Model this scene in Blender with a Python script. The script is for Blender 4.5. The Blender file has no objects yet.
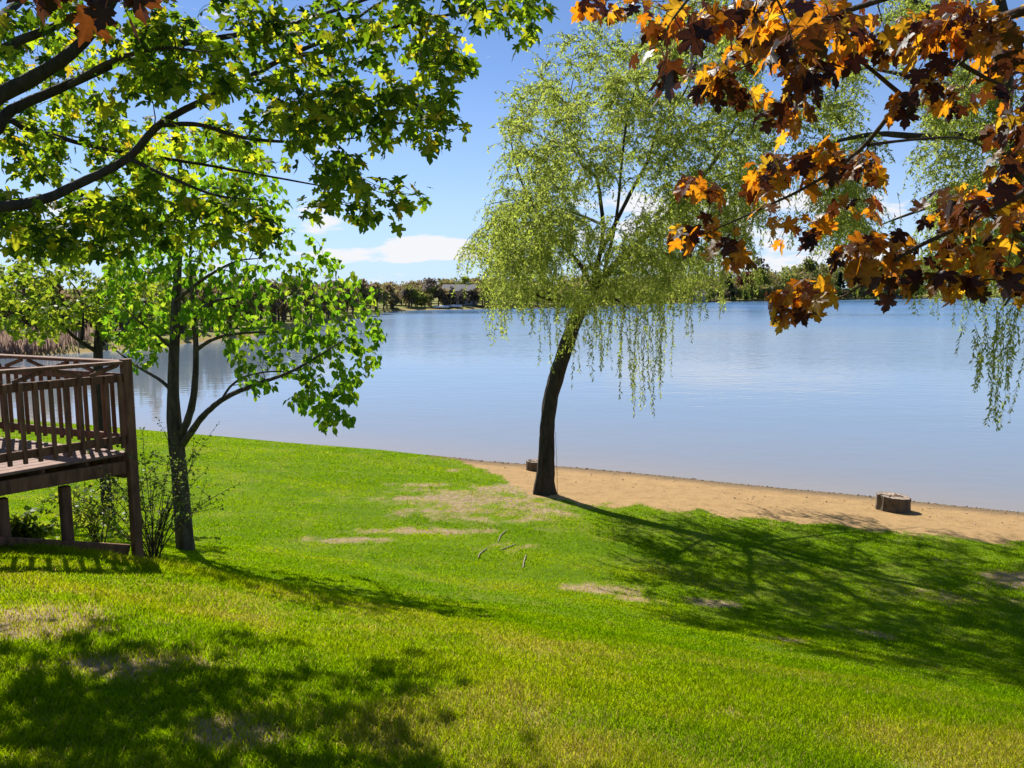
import bpy, math, random
import numpy as np
PI = math.pi
rad = math.radians
random.seed(7)
rng = np.random.default_rng(11)
scene = bpy.context.scene
COL = scene.collection

# ------------------------------------------------------------------ camera maths
CAM = np.array([0.0, 0.0, 5.2])
F = 770.0
PITCH = math.atan(96.0 / F)
CP, SP = math.cos(PITCH), math.sin(PITCH)

def ray(px, py):
    u = (px - 512.0) / F
    v = (384.0 - py) / F
    d = np.array([u, CP + v * SP, -SP + v * CP])
    return d / d[1]

def P(px, py, d):
    """world point seen at pixel (px,py) of the survey photo, d metres ahead"""
    return CAM + ray(px, py) * d

# ------------------------------------------------------------------ noise
def _hash(ix, iy, seed):
    h = (ix.astype(np.int64) * 374761393 + iy.astype(np.int64) * 668265263 + seed * 1442695041) & 0x7fffffff
    h = ((h ^ (h >> 13)) * 1274126177) & 0x7fffffff
    return ((h ^ (h >> 16)) & 0xffff) / 65535.0

def vnoise(x, y, seed=0):
    x = np.asarray(x, float); y = np.asarray(y, float)
    ix = np.floor(x); iy = np.floor(y)
    fx = x - ix; fy = y - iy
    fx = fx * fx * (3 - 2 * fx); fy = fy * fy * (3 - 2 * fy)
    a = _hash(ix, iy, seed); b = _hash(ix + 1, iy, seed)
    c = _hash(ix, iy + 1, seed); d = _hash(ix + 1, iy + 1, seed)
    return (a * (1 - fx) + b * fx) * (1 - fy) + (c * (1 - fx) + d * fx) * fy

def fbm(x, y, seed=0, oct=4):
    s = 0.0; a = 0.5; t = 0.0
    for k in range(oct):
        s = s + a * vnoise(np.asarray(x) * 2 ** k, np.asarray(y) * 2 ** k, seed + k * 17)
        t += a; a *= 0.5
    return s / t

def sstep(a, b, x):
    t = np.clip((np.asarray(x, float) - a) / (b - a), 0, 1)
    return t * t * (3 - 2 * t)

# ------------------------------------------------------------------ terrain shape
NEAR_X = np.array([-900, -120, -60, -48, -40, -30, -16, -10.7, -4.5, -1.0, 2.2, 6.5, 11.7, 30, 80, 200, 900.])
NEAR_Y = np.array([48, 48, 48, 46, 40, 34, 29, 26.9, 24.6, 23.0, 21.9, 20.0, 17.6, 9.0, -20, -80, -500.])
FAR_X = np.array([-900, -120, -62, -46, -38.6, -34.5, -31, -28, -27, -26.5, 10, 75, 150, 290, 420, 900.])
FAR_Y = np.array([50, 50, 50, 54, 57, 63, 72, 84, 130, 180, 205, 290, 345, 430, 440, 300.])

def near_y(x): return np.interp(x, NEAR_X, NEAR_Y) + 0.25 * (fbm(np.asarray(x) * 0.45, np.asarray(x) * 0 + 3.1, 5, 3) - .5)
def far_y(x): return np.interp(x, FAR_X, FAR_Y)

_PS = np.array([-5, 0, 1.0, 4.5, 6.0, 8, 10.3, 12, 13, 14.3, 15.2, 16.6, 18, 20.8, 25, 40, 200.])
_PZ = np.array([-.6, 0, .13, .36, .42, .50, .68, 1.08, 1.44, 1.96, 2.34, 2.86, 3.16, 3.60, 4.05, 4.6, 7.0])
PROF_S = np.concatenate([np.arange(0, 24, .1), [25, 40, 200.]])
_k = np.exp(-.5 * (np.arange(-1.8, 1.81, .1) / .6) ** 2); _k /= _k.sum()
PROF_Z = np.concatenate([np.convolve(np.interp(np.arange(-1.8, 25.75, .1), _PS, _PZ), _k, 'valid')[:240], [4.05, 4.6, 7.0]]); PROF_Z[0] = 0.0

def zt(x, y):
    x = np.asarray(x, float); y = np.asarray(y, float)
    yn = near_y(x); yf = far_y(x)
    s = (yn - y) * 0.92
    zn = np.interp(s, PROF_S, PROF_Z)
    zn = zn + sstep(1, 6, s) * (0.10 * (fbm(x * .45, y * .45, 21, 3) - .5) + 0.022 * (fbm(x * 3.1, y * 3.1, 22, 3) - .5))
    zn = zn + np.where(s < 6, 0.02 * (fbm(x * 2.3, y * 2.3, 23, 3) - .5) * sstep(0.1, 1, s), 0)
    sf = np.maximum(y - yf, 0)
    k = (y > 49) & (y < 260) & (x > -140) & (x < 60)
    if k.any():
        xs, ys = x[k], y[k]; m = sf[k].copy()
        for dx in np.arange(-75, 76, 5.0): m = np.minimum(m, np.hypot(dx, np.maximum(ys - far_y(xs + dx), 0)))
        sf = sf.copy(); sf[k] = m
    zf = np.minimum(0.5, sf * 0.16) + np.minimum(sf, 150) * 0.022
    dep = np.minimum(np.maximum(y - yn, 0), np.maximum(yf - y, 0))
    zw = -np.minimum(dep * 0.07, 2.2) - 0.01
    return np.where(y <= yn, zn, np.where(y >= yf, zf, zw))

def g(x, y): return float(zt(np.array([x]), np.array([y]))[0])

def sand_edge_s(x):
    """width of the sand strip measured from the water"""
    w = np.interp(x, [-3.5, -2.2, -0.6, 0.6, 2, 6, 12, 40], [-1.0, 0.0, 1.8, 4.6, 4.7, 4.2, 3.6, 3.0])
    return w

# bare, sandy patches in the lawn: px centre, py centre on the photo, half sizes in metres, rotation
def ground_hit(px, py):
    d = ray(px, py); t = 1.0
    while t < 400:
        p = CAM + d * t
        if p[2] < g(p[0], p[1]): break
        t += 0.03
    return CAM + d * t

BARE = []
for (px, py, a, b, rot, st) in [
    (470, 500, 1.6, 1.3, 0.2, .95), (420, 532, 1.5, .22, 0.12, 1.0), (360, 540, .8, .2, .1, .8), (520, 505, 1.0, 1.1, 0, .95),
    (420, 484, .7, .28, 0.1, .8), (335, 472, .8, .22, .2, .55), (455, 470, .25, .3, 0, .9),
    (500, 548, .7, .35, .3, .6), (600, 590, .55, .35, -.2, .85), (640, 600, .6, .25, -.3, .6),
    (505, 490, .9, .8, 0, .9), (870, 632, .5, .3, -.3, .75), (790, 640, .4, .2, 0, .6), (965, 600, .9, .35, -.2, .6),
    (1015, 580, .5, .4, 0, 1.0), (960, 560, .5, .25, 0, .5), (700, 602, .5, .2, 0, .7),
    (10, 625, .55, .42, .3, 1.3), (110, 668, .35, .25, .2, 1.0), (235, 735, .22, .16, 0, 1.1), (165, 625, .4, .15, 0, .55),
    (440, 670, .3, .16, 0, .55), (330, 600, .35, .1, 0, .4), (760, 720, .35, .16, .3, .5), (860, 745, .3, .14, 0, .5), (540, 720, .3, .14, 0, .4),
    (560, 640, .5, .2, .2, .35), (50, 595, .4, .2, 0, .6), (700, 690, .4, .15, .2, .4)]:
    p = ground_hit(px, py)
    BARE.append((p[0], p[1], a, b, rot, st))

def masks(x, y):
    """sand (beach), bare (worn sandy soil), dry (yellow straw) in 0..1"""
    yn = near_y(x); s = (yn - y) * 0.92
    n1 = fbm(x * 1.7, y * 1.7, 31, 4); n2 = fbm(x * 5.0, y * 5.0, 41, 2)
    e = sand_edge_s(x) + (n1 - .5) * 1.0 + (n2 - .5) * .55
    sand = 1 - sstep(-.18, .22, s - e)
    bare = np.zeros_like(x)
    for (cx, cy, a, b, rot, st) in BARE:
        c, sn = math.cos(rot), math.sin(rot)
        u = ((x - cx) * c + (y - cy) * sn) / a; v = (-(x - cx) * sn + (y - cy) * c) / b
        r = np.sqrt(u * u + v * v)
        bare = np.maximum(bare, st * np.exp(-.55 * r * r))
    nm = (.6 * (n1 - .5) + .4 * (n2 - .5)) * 2.6
    bare = .82 * sstep(.30, 1.05, bare * 1.1 + nm * .75) * sstep(.05, .4, bare)
    near = sstep(11, 16, s)                       # rough, un-watered slope near the house
    left = sstep(-1, -6, x)
    near = sstep(13.2, 16.5, s + 1.6 * (fbm(x * .35, y * .35, 57, 3) - .5))
    dry = np.clip(near * (sstep(.44, .68, fbm(x * .9, y * .9, 51, 5)) * .75 + .10) + .22 * sstep(.52, .7, n1), 0, 1)
    dry = np.clip(np.maximum(dry, bare * 1.0), 0, 1)
    return sand, bare, dry

# ------------------------------------------------------------------ object helpers
def tag(o, label=None, cat=None, group=None, kind=None):
    if label: o["label"] = label
    if cat: o["category"] = cat
    if group: o["group"] = group
    if kind: o["kind"] = kind
    return o

def empty(name, loc, label, cat, group=None, rz=0.0):
    o = bpy.data.objects.new(name, None); COL.objects.link(o)
    o.location = tuple(float(v) for v in loc); o.rotation_euler = (0, 0, rz)
    o.empty_display_size = .3
    return tag(o, label, cat, group)

def link_mesh(name, me, mat=None, parent=None):
    o = bpy.data.objects.new(name, me); COL.objects.link(o)
    if mat is not None:
        for m in (mat if isinstance(mat, (list, tuple)) else [mat]): me.materials.append(m)
    if parent is not None:
        o.parent = parent
    return o

def np_mesh(name, V, faces_by_n, smooth=False, attrs=None):
    """V: (n,3); faces_by_n: list of int arrays (m,k)"""
    me = bpy.data.meshes.new(name)
    V = np.asarray(V, np.float32)
    me.vertices.add(len(V)); me.vertices.foreach_set("co", V.ravel())
    loops = []; starts = []; tot = 0
    for Fk in faces_by_n:
        Fk = np.asarray(Fk, np.int32)
        if len(Fk) == 0: continue
        k = Fk.shape[1]
        starts.append(np.arange(len(Fk), dtype=np.int32) * k + tot)
        loops.append(Fk.ravel()); tot += Fk.size
    loops = np.concatenate(loops); starts = np.concatenate(starts)
    me.loops.add(len(loops)); me.loops.foreach_set("vertex_index", loops)
    me.polygons.add(len(starts)); me.polygons.foreach_set("loop_start", starts)
    me.update(calc_edges=True); me.validate()
    if smooth: me.polygons.foreach_set("use_smooth", np.ones(len(me.polygons), dtype=bool))
    if attrs:
        for an, av in attrs.items():
            a = me.attributes.new(an, 'FLOAT', 'POINT'); a.data.foreach_set("value", np.asarray(av, np.float32))
    return me

class MB:
    """plain mesh builder for carpentry: boxes, prisms, tubes"""
    def __init__(s): s.v = []; s.f = []
    def add(s, V, Fs):
        o = len(s.v); s.v += [tuple(map(float, p)) for p in V]; s.f += [tuple(i + o for i in f) for f in Fs]
    def beam(s, a, b, w, h, up=(0, 0, 1), ch=0.006):
        """chamfered bar from a to b, w across, h along up"""
        a = np.array(a, float); b = np.array(b, float); d = b - a; L = np.linalg.norm(d); d /= L
        up = np.array(up, float); side = np.cross(d, up)
        if np.linalg.norm(side) < 1e-5: side = np.cross(d, np.array([1., 0, 0]))
        side /= np.linalg.norm(side); u = np.cross(side, d)
        ch = min(ch, w * .3, h * .3)
        prof = [(-w/2+ch, -h/2), (w/2-ch, -h/2), (w/2, -h/2+ch), (w/2, h/2-ch), (w/2-ch, h/2), (-w/2+ch, h/2), (-w/2, h/2-ch), (-w/2, -h/2+ch)]
        V = [a + side * x + u * y for x, y in prof] + [b + side * x + u * y for x, y in prof]
        Fs = [(i, (i + 1) % 8, 8 + (i + 1) % 8, 8 + i) for i in range(8)] + [tuple(range(7, -1, -1)), tuple(range(8, 16))]
        s.add(V, Fs)
    def box(s, x0, x1, y0, y1, z0, z1):
        V = [(x, y, z) for z in (z0, z1) for y in (y0, y1) for x in (x0, x1)]
        s.add(V, [(0, 2, 3, 1), (4, 5, 7, 6), (0, 1, 5, 4), (2, 6, 7, 3), (0, 4, 6, 2), (1, 3, 7, 5)])
    def build(s, name, mat, parent=None, smooth=False):
        me = bpy.data.meshes.new(name); me.from_pydata(s.v, [], s.f); me.update()
        if smooth: me.polygons.foreach_set("use_smooth", [True] * len(me.polygons))
        return link_mesh(name, me, mat, parent)

# ---- tubes
class Tubes:
    def __init__(s): s.V = []; s.F4 = []; s.n = 0
    def add(s, pts, radii, sides=6, rough=0.0):
        pts = np.asarray(pts, float); radii = np.asarray(radii, float); m = len(pts)
        t = np.gradient(pts, axis=0); t /= (np.linalg.norm(t, axis=1, keepdims=True) + 1e-9)
        ref = np.array([0, 0, 1.]) if abs(t[:, 2]).mean() < .8 else np.array([1., 0, 0])
        a = np.cross(t, ref); a /= (np.linalg.norm(a, axis=1, keepdims=True) + 1e-9)
        b = np.cross(t, a)
        ang = np.arange(sides) * 2 * PI / sides
        rr = radii[:, None] * (1 + (rough * (rng.random((m, sides)) - .5) if rough else 0))
        V = pts[:, None, :] + rr[..., None] * (np.cos(ang)[None, :, None] * a[:, None, :] + np.sin(ang)[None, :, None] * b[:, None, :])
        i = np.arange(m - 1)[:, None] * sides; j = np.arange(sides)[None, :]; j2 = (j + 1) % sides
        F4 = np.stack([i + j, i + j2, i + sides + j2, i + sides + j], -1).reshape(-1, 4) + s.n
        s.V.append(V.reshape(-1, 3)); s.F4.append(F4); s.n += m * sides
    def trunk(s, pts, radii, sides=36, ridge=.10, flare=.35, seed=1, freq=5):
        """bark ridges and a root flare are real relief here"""
        pts = np.asarray(pts, float); L = np.concatenate([[0], np.cumsum(np.linalg.norm(np.diff(pts, axis=0), axis=1))])
        m = int(max(30, L[-1] / .045)); u = np.linspace(0, L[-1], m)
        p = np.stack([np.interp(u, L, pts[:, k]) for k in range(3)], -1); r = np.interp(u, L, radii)
        t = np.gradient(p, axis=0); t /= np.linalg.norm(t, axis=1, keepdims=True) + 1e-9
        a = np.cross(t, [0, 1., 0]); a /= np.linalg.norm(a, axis=1, keepdims=True) + 1e-9; b = np.cross(t, a)
        th = np.arange(sides) * 2 * PI / sides; TH, UU = np.meshgrid(th, u)
        n1 = fbm(np.cos(TH) * freq + 20, np.sin(TH) * freq + UU * 1.3 + 9, seed, 3); n2 = fbm(np.cos(TH) * 1.2 + 5, np.sin(TH) * 1.2 + UU * 1.6, seed + 5, 2)
        k = 1 + ridge * (2.4 * (np.abs(n1 - .5) * 2 - .35)) + .22 * (n2 - .5)
        k *= 1 + flare * np.exp(-UU / .28) * (.55 + .45 * np.sin(TH * 5 + seed))
        rr = r[:, None] * k
        V = p[:, None, :] + rr[..., None] * (np.cos(th)[None, :, None] * a[:, None, :] + np.sin(th)[None, :, None] * b[:, None, :])
        i = np.arange(m - 1)[:, None] * sides; j = np.arange(sides)[None, :]; j2 = (j + 1) % sides
        s.V.append(V.reshape(-1, 3)); s.F4.append(np.stack([i + j, i + j2, i + sides + j2, i + sides + j], -1).reshape(-1, 4) + s.n); s.n += m * sides
    def build(s, name, mat, parent, origin=(0, 0, 0)):
        V = np.concatenate(s.V) - np.asarray(origin)
        me = np_mesh(name, V, [np.concatenate(s.F4)], smooth=True)
        return link_mesh(name, me, mat, parent)

def smooth_line(pts, n_per=6):
    """Catmull-Rom through pts"""
    pts = np.asarray(pts, float)
    if len(pts) < 3:
        t = np.linspace(0, 1, n_per + 1)[:, None]
        return pts[0] * (1 - t) + pts[-1] * t
    Q = np.vstack([2 * pts[0] - pts[1], pts, 2 * pts[-1] - pts[-2]])
    out = []
    for i in range(1, len(Q) - 2):
        p0, p1, p2, p3 = Q[i-1], Q[i], Q[i+1], Q[i+2]
        for t in np.linspace(0, 1, n_per, endpoint=False):
            out.append(.5 * (2*p1 + (p2-p0)*t + (2*p0-5*p1+4*p2-p3)*t*t + (3*p1-p0-3*p2+p3)*t**3))
    out.append(Q[-2])
    return np.array(out)

# ---- leaf templates: (verts Nx3, tris Mx3); base at origin, tip along +y, blade normal +z
def fan_leaf(right, curl=.22, fold=.10, centre=(0, .36)):
    R = list(right); L = [(-x, y) for x, y in R[1:-1]][::-1]
    out = R + L
    V = [(centre[0], centre[1])] + out
    V = np.array([(x, y, -curl * (x * x + .5 * (y - .3) ** 2) - fold * (abs(x) * -.6)) for x, y in V])
    n = len(out)
    T = np.array([(0, 1 + i, 1 + (i + 1) % n) for i in range(n)])
    d = np.hypot(np.array(out)[:, 0] - centre[0], np.array(out)[:, 1] - centre[1])
    lobe = np.concatenate([[.8], ((d >= np.roll(d, 1)) & (d >= np.roll(d, -1))).astype(float)])
    return V, T, lobe
MAPLE_BIG = fan_leaf([(0, 0), (.16, -.09), (.30, -.10), (.47, -.04), (.40, .07), (.43, .13), (.29, .20), (.44, .27), (.62, .33), (.54, .42), (.59, .55),
                      (.42, .53), (.33, .60), (.16, .49), (.24, .67), (.21, .73), (.23, .80), (.10, .85), (0, 1.04)], curl=.62, fold=.22)
MAPLE_MID = fan_leaf([(0, 0), (.28, -.10), (.46, -.03), (.30, .19), (.62, .34), (.55, .55), (.17, .49), (.24, .72), (0, 1.04)], curl=.5, fold=.18)
HEART = fan_leaf([(0, .04), (.20, -.06), (.40, .08), (.46, .30), (.36, .58), (.16, .82), (0, 1.02)], curl=.25, fold=.25)
NARROW = (np.array([(0, 0, 0), (.13, .35, .02), (0, 1, -.06), (-.13, .35, .02)]), np.array([(0, 1, 2), (0, 2, 3)]))
CLUMP = (np.array([(-.5, 0, 0), (.45, -.1, .12), (.6, .55, -.1), (.1, 1, .1), (-.55, .7, -.05)]), np.array([(0, 1, 2), (0, 2, 3), (0, 3, 4)]))

def unit(v): return v / (np.linalg.norm(v, axis=-1, keepdims=True) + 1e-9)

def leaves_mesh(name, tpl, base, tip, nrm, size, mat, parent, origin=(0, 0, 0), tint=None, width=None, wood=None):
    base = np.asarray(base); tip = unit(np.asarray(tip)); nrm = np.asarray(nrm)
    xax = unit(np.cross(tip, nrm)); zax = np.cross(xax, tip)
    V, T = tpl[0], tpl[1]; lobe = tpl[2] if len(tpl) > 2 else np.full(len(V), .5)
    n = len(base); k = len(V)
    size = np.asarray(size).reshape(-1, 1, 1)
    wx = 1.0 if width is None else np.asarray(width).reshape(-1, 1, 1)
    jig = -.1 + 2.2 * rng.random((n, 1, 1)) ** 1.2
    W = (base - np.asarray(origin))[:, None, :] + size * (V[None, :, 0:1] * wx * xax[:, None, :] + V[None, :, 1:2] * tip[:, None, :] + V[None, :, 2:3] * jig * zax[:, None, :])
    Fc = (T[None] + (np.arange(n) * k)[:, None, None]).reshape(-1, 3)
    if tint is None: tint = rng.random(n)
    Vv = W.reshape(-1, 3); at_t = np.repeat(tint, k); at_l = np.tile(lobe, n)
    if wood:                      # twigs and shoots belong to the crown: one mesh, a material of their own
        F4s, mats = [], [mat]; nl = len(Fc); mi = [np.zeros(nl, np.int32)]
        for tubes, wm in wood:
            tv = np.concatenate(tubes.V) - np.asarray(origin); F4s.append(np.concatenate(tubes.F4) + len(Vv)); mats.append(wm)
            mi.append(np.full(len(F4s[-1]), len(mats) - 1, np.int32)); Vv = np.concatenate([Vv, tv])
        pad = np.zeros(len(Vv) - len(at_t)); at_t = np.concatenate([at_t, pad]); at_l = np.concatenate([at_l, pad])
        me = np_mesh(name, Vv, [Fc] + F4s, attrs={"tint": at_t, "lobe": at_l})
        o = link_mesh(name, me, mats, parent); me.polygons.foreach_set("material_index", np.concatenate(mi)); me.update()
        return o
    me = np_mesh(name, Vv, [Fc], smooth=False, attrs={"tint": at_t, "lobe": at_l})
    return link_mesh(name, me, mat, parent)

# ------------------------------------------------------------------ materials
def new_mat(name):
    m = bpy.data.materials.new(name); m.use_nodes = True
    nt = m.node_tree; nt.nodes.clear()
    return m, nt, nt.nodes, nt.links

def N(nt, typ, **kw):
    n = nt.nodes.new(typ)
    for k, v in kw.items():
        if k.startswith("i_"): n.inputs[k[2:].replace("_", " ")].default_value = v
        else: setattr(n, k, v)
    return n

def ramp(nt, fac, stops, interp='LINEAR'):
    r = nt.nodes.new("ShaderNodeValToRGB"); r.color_ramp.interpolation = interp
    e = r.color_ramp.elements
    while len(e) < len(stops): e.new(.5)
    for i, (p, c) in enumerate(stops):
        e[i].position = p; e[i].color = tuple(c) + ((1,) if len(c) == 3 else ())
    nt.links.new(fac, r.inputs[0]); return r.outputs[0]

def leaf_mat(name, refl, trans, gloss=.12, mix=.5, rough=.45):
    """refl / trans : ramps over the per-leaf tint"""
    m, nt, nd, lk = new_mat(name)
    at = N(nt, "ShaderNodeAttribute", attribute_name="tint")
    rc = ramp(nt, at.outputs["Fac"], refl); tc = ramp(nt, at.outputs["Fac"], trans)
    lb_ = N(nt, "ShaderNodeAttribute", attribute_name="lobe")
    lf = N(nt, "ShaderNodeMapRange"); lk.new(lb_.outputs["Fac"], lf.inputs[0]); lf.inputs[3].default_value = .72; lf.inputs[4].default_value = 1.22
    geo_ = N(nt, "ShaderNodeNewGeometry"); sp = N(nt, "ShaderNodeTexNoise"); sp.inputs["Scale"].default_value = 70; sp.inputs["Detail"].default_value = 3; lk.new(geo_.outputs["Position"], sp.inputs["Vector"])
    sf_ = N(nt, "ShaderNodeMapRange"); lk.new(sp.outputs[0], sf_.inputs[0]); sf_.inputs[1].default_value = .3; sf_.inputs[2].default_value = .7; sf_.inputs[3].default_value = .78; sf_.inputs[4].default_value = 1.15
    lm = N(nt, "ShaderNodeMath", operation='MULTIPLY'); lk.new(lf.outputs[0], lm.inputs[0]); lk.new(sf_.outputs[0], lm.inputs[1])
    def mul(c):
        x = N(nt, "ShaderNodeMix", data_type='RGBA', blend_type='MULTIPLY'); x.inputs[0].default_value = 1; lk.new(c, x.inputs[6]); lk.new(lm.outputs[0], x.inputs[7]); return x.outputs[2]
    rc, tc = mul(rc), mul(tc)
    d = N(nt, "ShaderNodeBsdfDiffuse"); t = N(nt, "ShaderNodeBsdfTranslucent")
    lk.new(rc, d.inputs[0]); lk.new(tc, t.inputs[0])
    mx = N(nt, "ShaderNodeMixShader"); mx.inputs[0].default_value = mix
    lk.new(d.outputs[0], mx.inputs[1]); lk.new(t.outputs[0], mx.inputs[2])
    gl = N(nt, "ShaderNodeBsdfAnisotropic"); gl.inputs["Roughness"].default_value = rough; gl.inputs["Color"].default_value = (1, 1, 1, 1)
    fr = N(nt, "ShaderNodeFresnel"); fr.inputs[0].default_value = 1.4
    ml = N(nt, "ShaderNodeMath", operation='MULTIPLY'); ml.inputs[1].default_value = gloss * 4
    lk.new(fr.outputs[0], ml.inputs[0])
    cl = N(nt, "ShaderNodeMath", operation='MINIMUM'); cl.inputs[1].default_value = min(.06, gloss * .45); lk.new(ml.outputs[0], cl.inputs[0])
    m2 = N(nt, "ShaderNodeMixShader"); lk.new(cl.outputs[0], m2.inputs[0]); lk.new(mx.outputs[0], m2.inputs[1]); lk.new(gl.outputs[0], m2.inputs[2])
    out = N(nt, "ShaderNodeOutputMaterial"); lk.new(m2.outputs[0], out.inputs[0])
    return m

def bark_mat(name, dark, light, scale=14., stretch=.22, bump=.6):
    m, nt, nd, lk = new_mat(name)
    tc = N(nt, "ShaderNodeTexCoord"); mp = N(nt, "ShaderNodeMapping"); mp.inputs["Scale"].default_value = (1, 1, stretch)
    lk.new(tc.outputs["Object"], mp.inputs[0])
    n1 = N(nt, "ShaderNodeTexNoise"); n1.inputs["Scale"].default_value = scale; n1.inputs["Detail"].default_value = 8; n1.inputs["Roughness"].default_value = .7
    v = N(nt, "ShaderNodeTexVoronoi"); v.feature = 'DISTANCE_TO_EDGE'; v.inputs["Scale"].default_value = scale * .9
    lk.new(mp.outputs[0], n1.inputs["Vector"]); lk.new(mp.outputs[0], v.inputs["Vector"])
    c = ramp(nt, n1.outputs[0], [(.3, dark), (.7, light)])
    ad = N(nt, "ShaderNodeMath", operation='MULTIPLY_ADD'); lk.new(v.outputs[0], ad.inputs[0]); ad.inputs[1].default_value = 1.6; lk.new(n1.outputs[0], ad.inputs[2])
    b = N(nt, "ShaderNodeBump"); b.inputs["Strength"].default_value = bump; b.inputs["Distance"].default_value = .03; lk.new(ad.outputs[0], b.inputs["Height"])
    p = N(nt, "ShaderNodeBsdfPrincipled"); p.inputs["Roughness"].default_value = .9; p.inputs["Specular IOR Level"].default_value = .2
    lk.new(c, p.inputs["Base Color"]); lk.new(b.outputs[0], p.inputs["Normal"])
    out = N(nt, "ShaderNodeOutputMaterial"); lk.new(p.outputs[0], out.inputs[0])
    return m

def simple_mat(name, c1, c2, scale=6., rough=.8, stretch=(1, 1, 1), bump=.2, spec=.3):
    m, nt, nd, lk = new_mat(name)
    tc = N(nt, "ShaderNodeTexCoord"); mp = N(nt, "ShaderNodeMapping"); mp.inputs["Scale"].default_value = stretch
    lk.new(tc.outputs["Object"], mp.inputs[0])
    n1 = N(nt, "ShaderNodeTexNoise"); n1.inputs["Scale"].default_value = scale; n1.inputs["Detail"].default_value = 6; n1.inputs["Roughness"].default_value = .65
    lk.new(mp.outputs[0], n1.inputs["Vector"])
    c = ramp(nt, n1.outputs[0], [(.32, c1), (.68, c2)])
    b = N(nt, "ShaderNodeBump"); b.inputs["Strength"].default_value = bump; b.inputs["Distance"].default_value = .01; lk.new(n1.outputs[0], b.inputs["Height"])
    p = N(nt, "ShaderNodeBsdfPrincipled"); p.inputs["Roughness"].default_value = rough; p.inputs["Specular IOR Level"].default_value = spec
    lk.new(c, p.inputs["Base Color"]); lk.new(b.outputs[0], p.inputs["Normal"])
    out = N(nt, "ShaderNodeOutputMaterial"); lk.new(p.outputs[0], out.inputs[0])
    return m

M_CRIM = leaf_mat("crimson_leaf", [(0, (.018, .008, .008)), (.6, (.036, .014, .010)), (1, (.075, .036, .012))],
                  [(0, (.05, .014, .006)), (.33, (.15, .040, .006)), (.45, (.95, .32, .010)), (.8, (.98, .42, .012)), (1, (1.0, .62, .03))], gloss=.12, mix=.55, rough=.5)
M_NORWAY = leaf_mat("maple_leaf", [(0, (.016, .038, .006)), (1, (.045, .080, .010))],
                    [(0, (.06, .13, .008)), (.40, (.22, .38, .010)), (.75, (.58, .72, .02)), (.93, (.80, .80, .03)), (1, (.80, .52, .02))], gloss=.04, mix=.55)
M_LINDEN = leaf_mat("linden_leaf", [(0, (.030, .085, .010)), (1, (.065, .14, .016))],
                    [(0, (.17, .42, .012)), (.6, (.36, .62, .02)), (1, (.58, .72, .04))], gloss=.04, mix=.52)
M_WILLOW = leaf_mat("willow_leaf", [(0, (.065, .105, .022)), (1, (.13, .16, .036))],
                    [(0, (.36, .50, .05)), (1, (.68, .73, .12))], gloss=.05, mix=.56)
M_YOUNG = leaf_mat("young_leaf", [(0, (.045, .10, .014)), (1, (.10, .15, .02))],
                   [(0, (.28, .46, .02)), (1, (.56, .60, .04))], gloss=.06, mix=.48)
M_SHRUB = leaf_mat("shrub_leaf", [(0, (.040, .075, .018)), (1, (.080, .12, .03))],
                   [(0, (.20, .32, .03)), (1, (.34, .44, .06))], gloss=.06, mix=.45)
M_GRASS = leaf_mat("grass_blade", [(0, (.11, .20, .002)), (.30, (.20, .28, .002)), (.55, (.30, .34, .004)), (.78, (.40, .36, .018)), (1, (.48, .37, .11))],
                   [(0, (.34, .60, .002)), (.30, (.50, .74, .003)), (.55, (.70, .80, .005)), (.78, (.84, .78, .04)), (1, (.70, .56, .18))], gloss=.0, mix=.56, rough=.6)
M_BARK_W = bark_mat("willow_bark", (.022, .017, .013), (.085, .066, .050), 11, .25, .9)
M_BARK_M = bark_mat("maple_bark", (.025, .020, .017), (.075, .062, .052), 16, .3, .6)
M_BARK_L = bark_mat("linden_bark", (.030, .025, .018), (.15, .125, .09), 14, .3, .8)
M_BARK_C = bark_mat("crimson_bark", (.035, .022, .017), (.11, .075, .055), 30, .4, .4)
M_TWIG_Y = simple_mat("willow_twig", (.13, .12, .03), (.20, .17, .05), 5, .7)
M_WOOD = simple_mat("stained_wood", (.085, .036, .018), (.24, .115, .058), 16, .75, (1, 1, .22), .45)
M_FLOOR = simple_mat("deck_board_wood", (.16, .085, .058), (.30, .185, .14), 12, .75, (1, 1, 1), .3)
M_TIMBER = simple_mat("old_timber", (.045, .034, .026), (.12, .095, .075), 8, .9, (1, 1, 1), .5)

# ------------------------------------------------------------------ ground
def steps(core0, core1, d, lo, hi, growth=1.13):
    c = list(np.arange(core0, core1 + 1e-6, d)); a = [core0]; s = d
    while a[-1] > lo: s *= growth; a.append(a[-1] - s)
    b = [c[-1]]; s = d
    while b[-1] < hi: s *= growth; b.append(b[-1] + s)
    return np.array(a[:0:-1] + c + b[1:])

gx = steps(-11, 14, .085, -900, 900, 1.10)
gy = steps(1.2, 27, .085, -60, 1500, 1.045)
GX, GY = np.meshgrid(gx, gy)
GZ = zt(GX.ravel(), GY.ravel()).reshape(GX.shape)
sand_m, bare_m, dry_m = [a.reshape(GX.shape) for a in masks(GX.ravel(), GY.ravel())]
YN, YF = near_y(gx)[None, :], far_y(gx)[None, :]
far_land = GY > YF
distn = GY - YN

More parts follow.
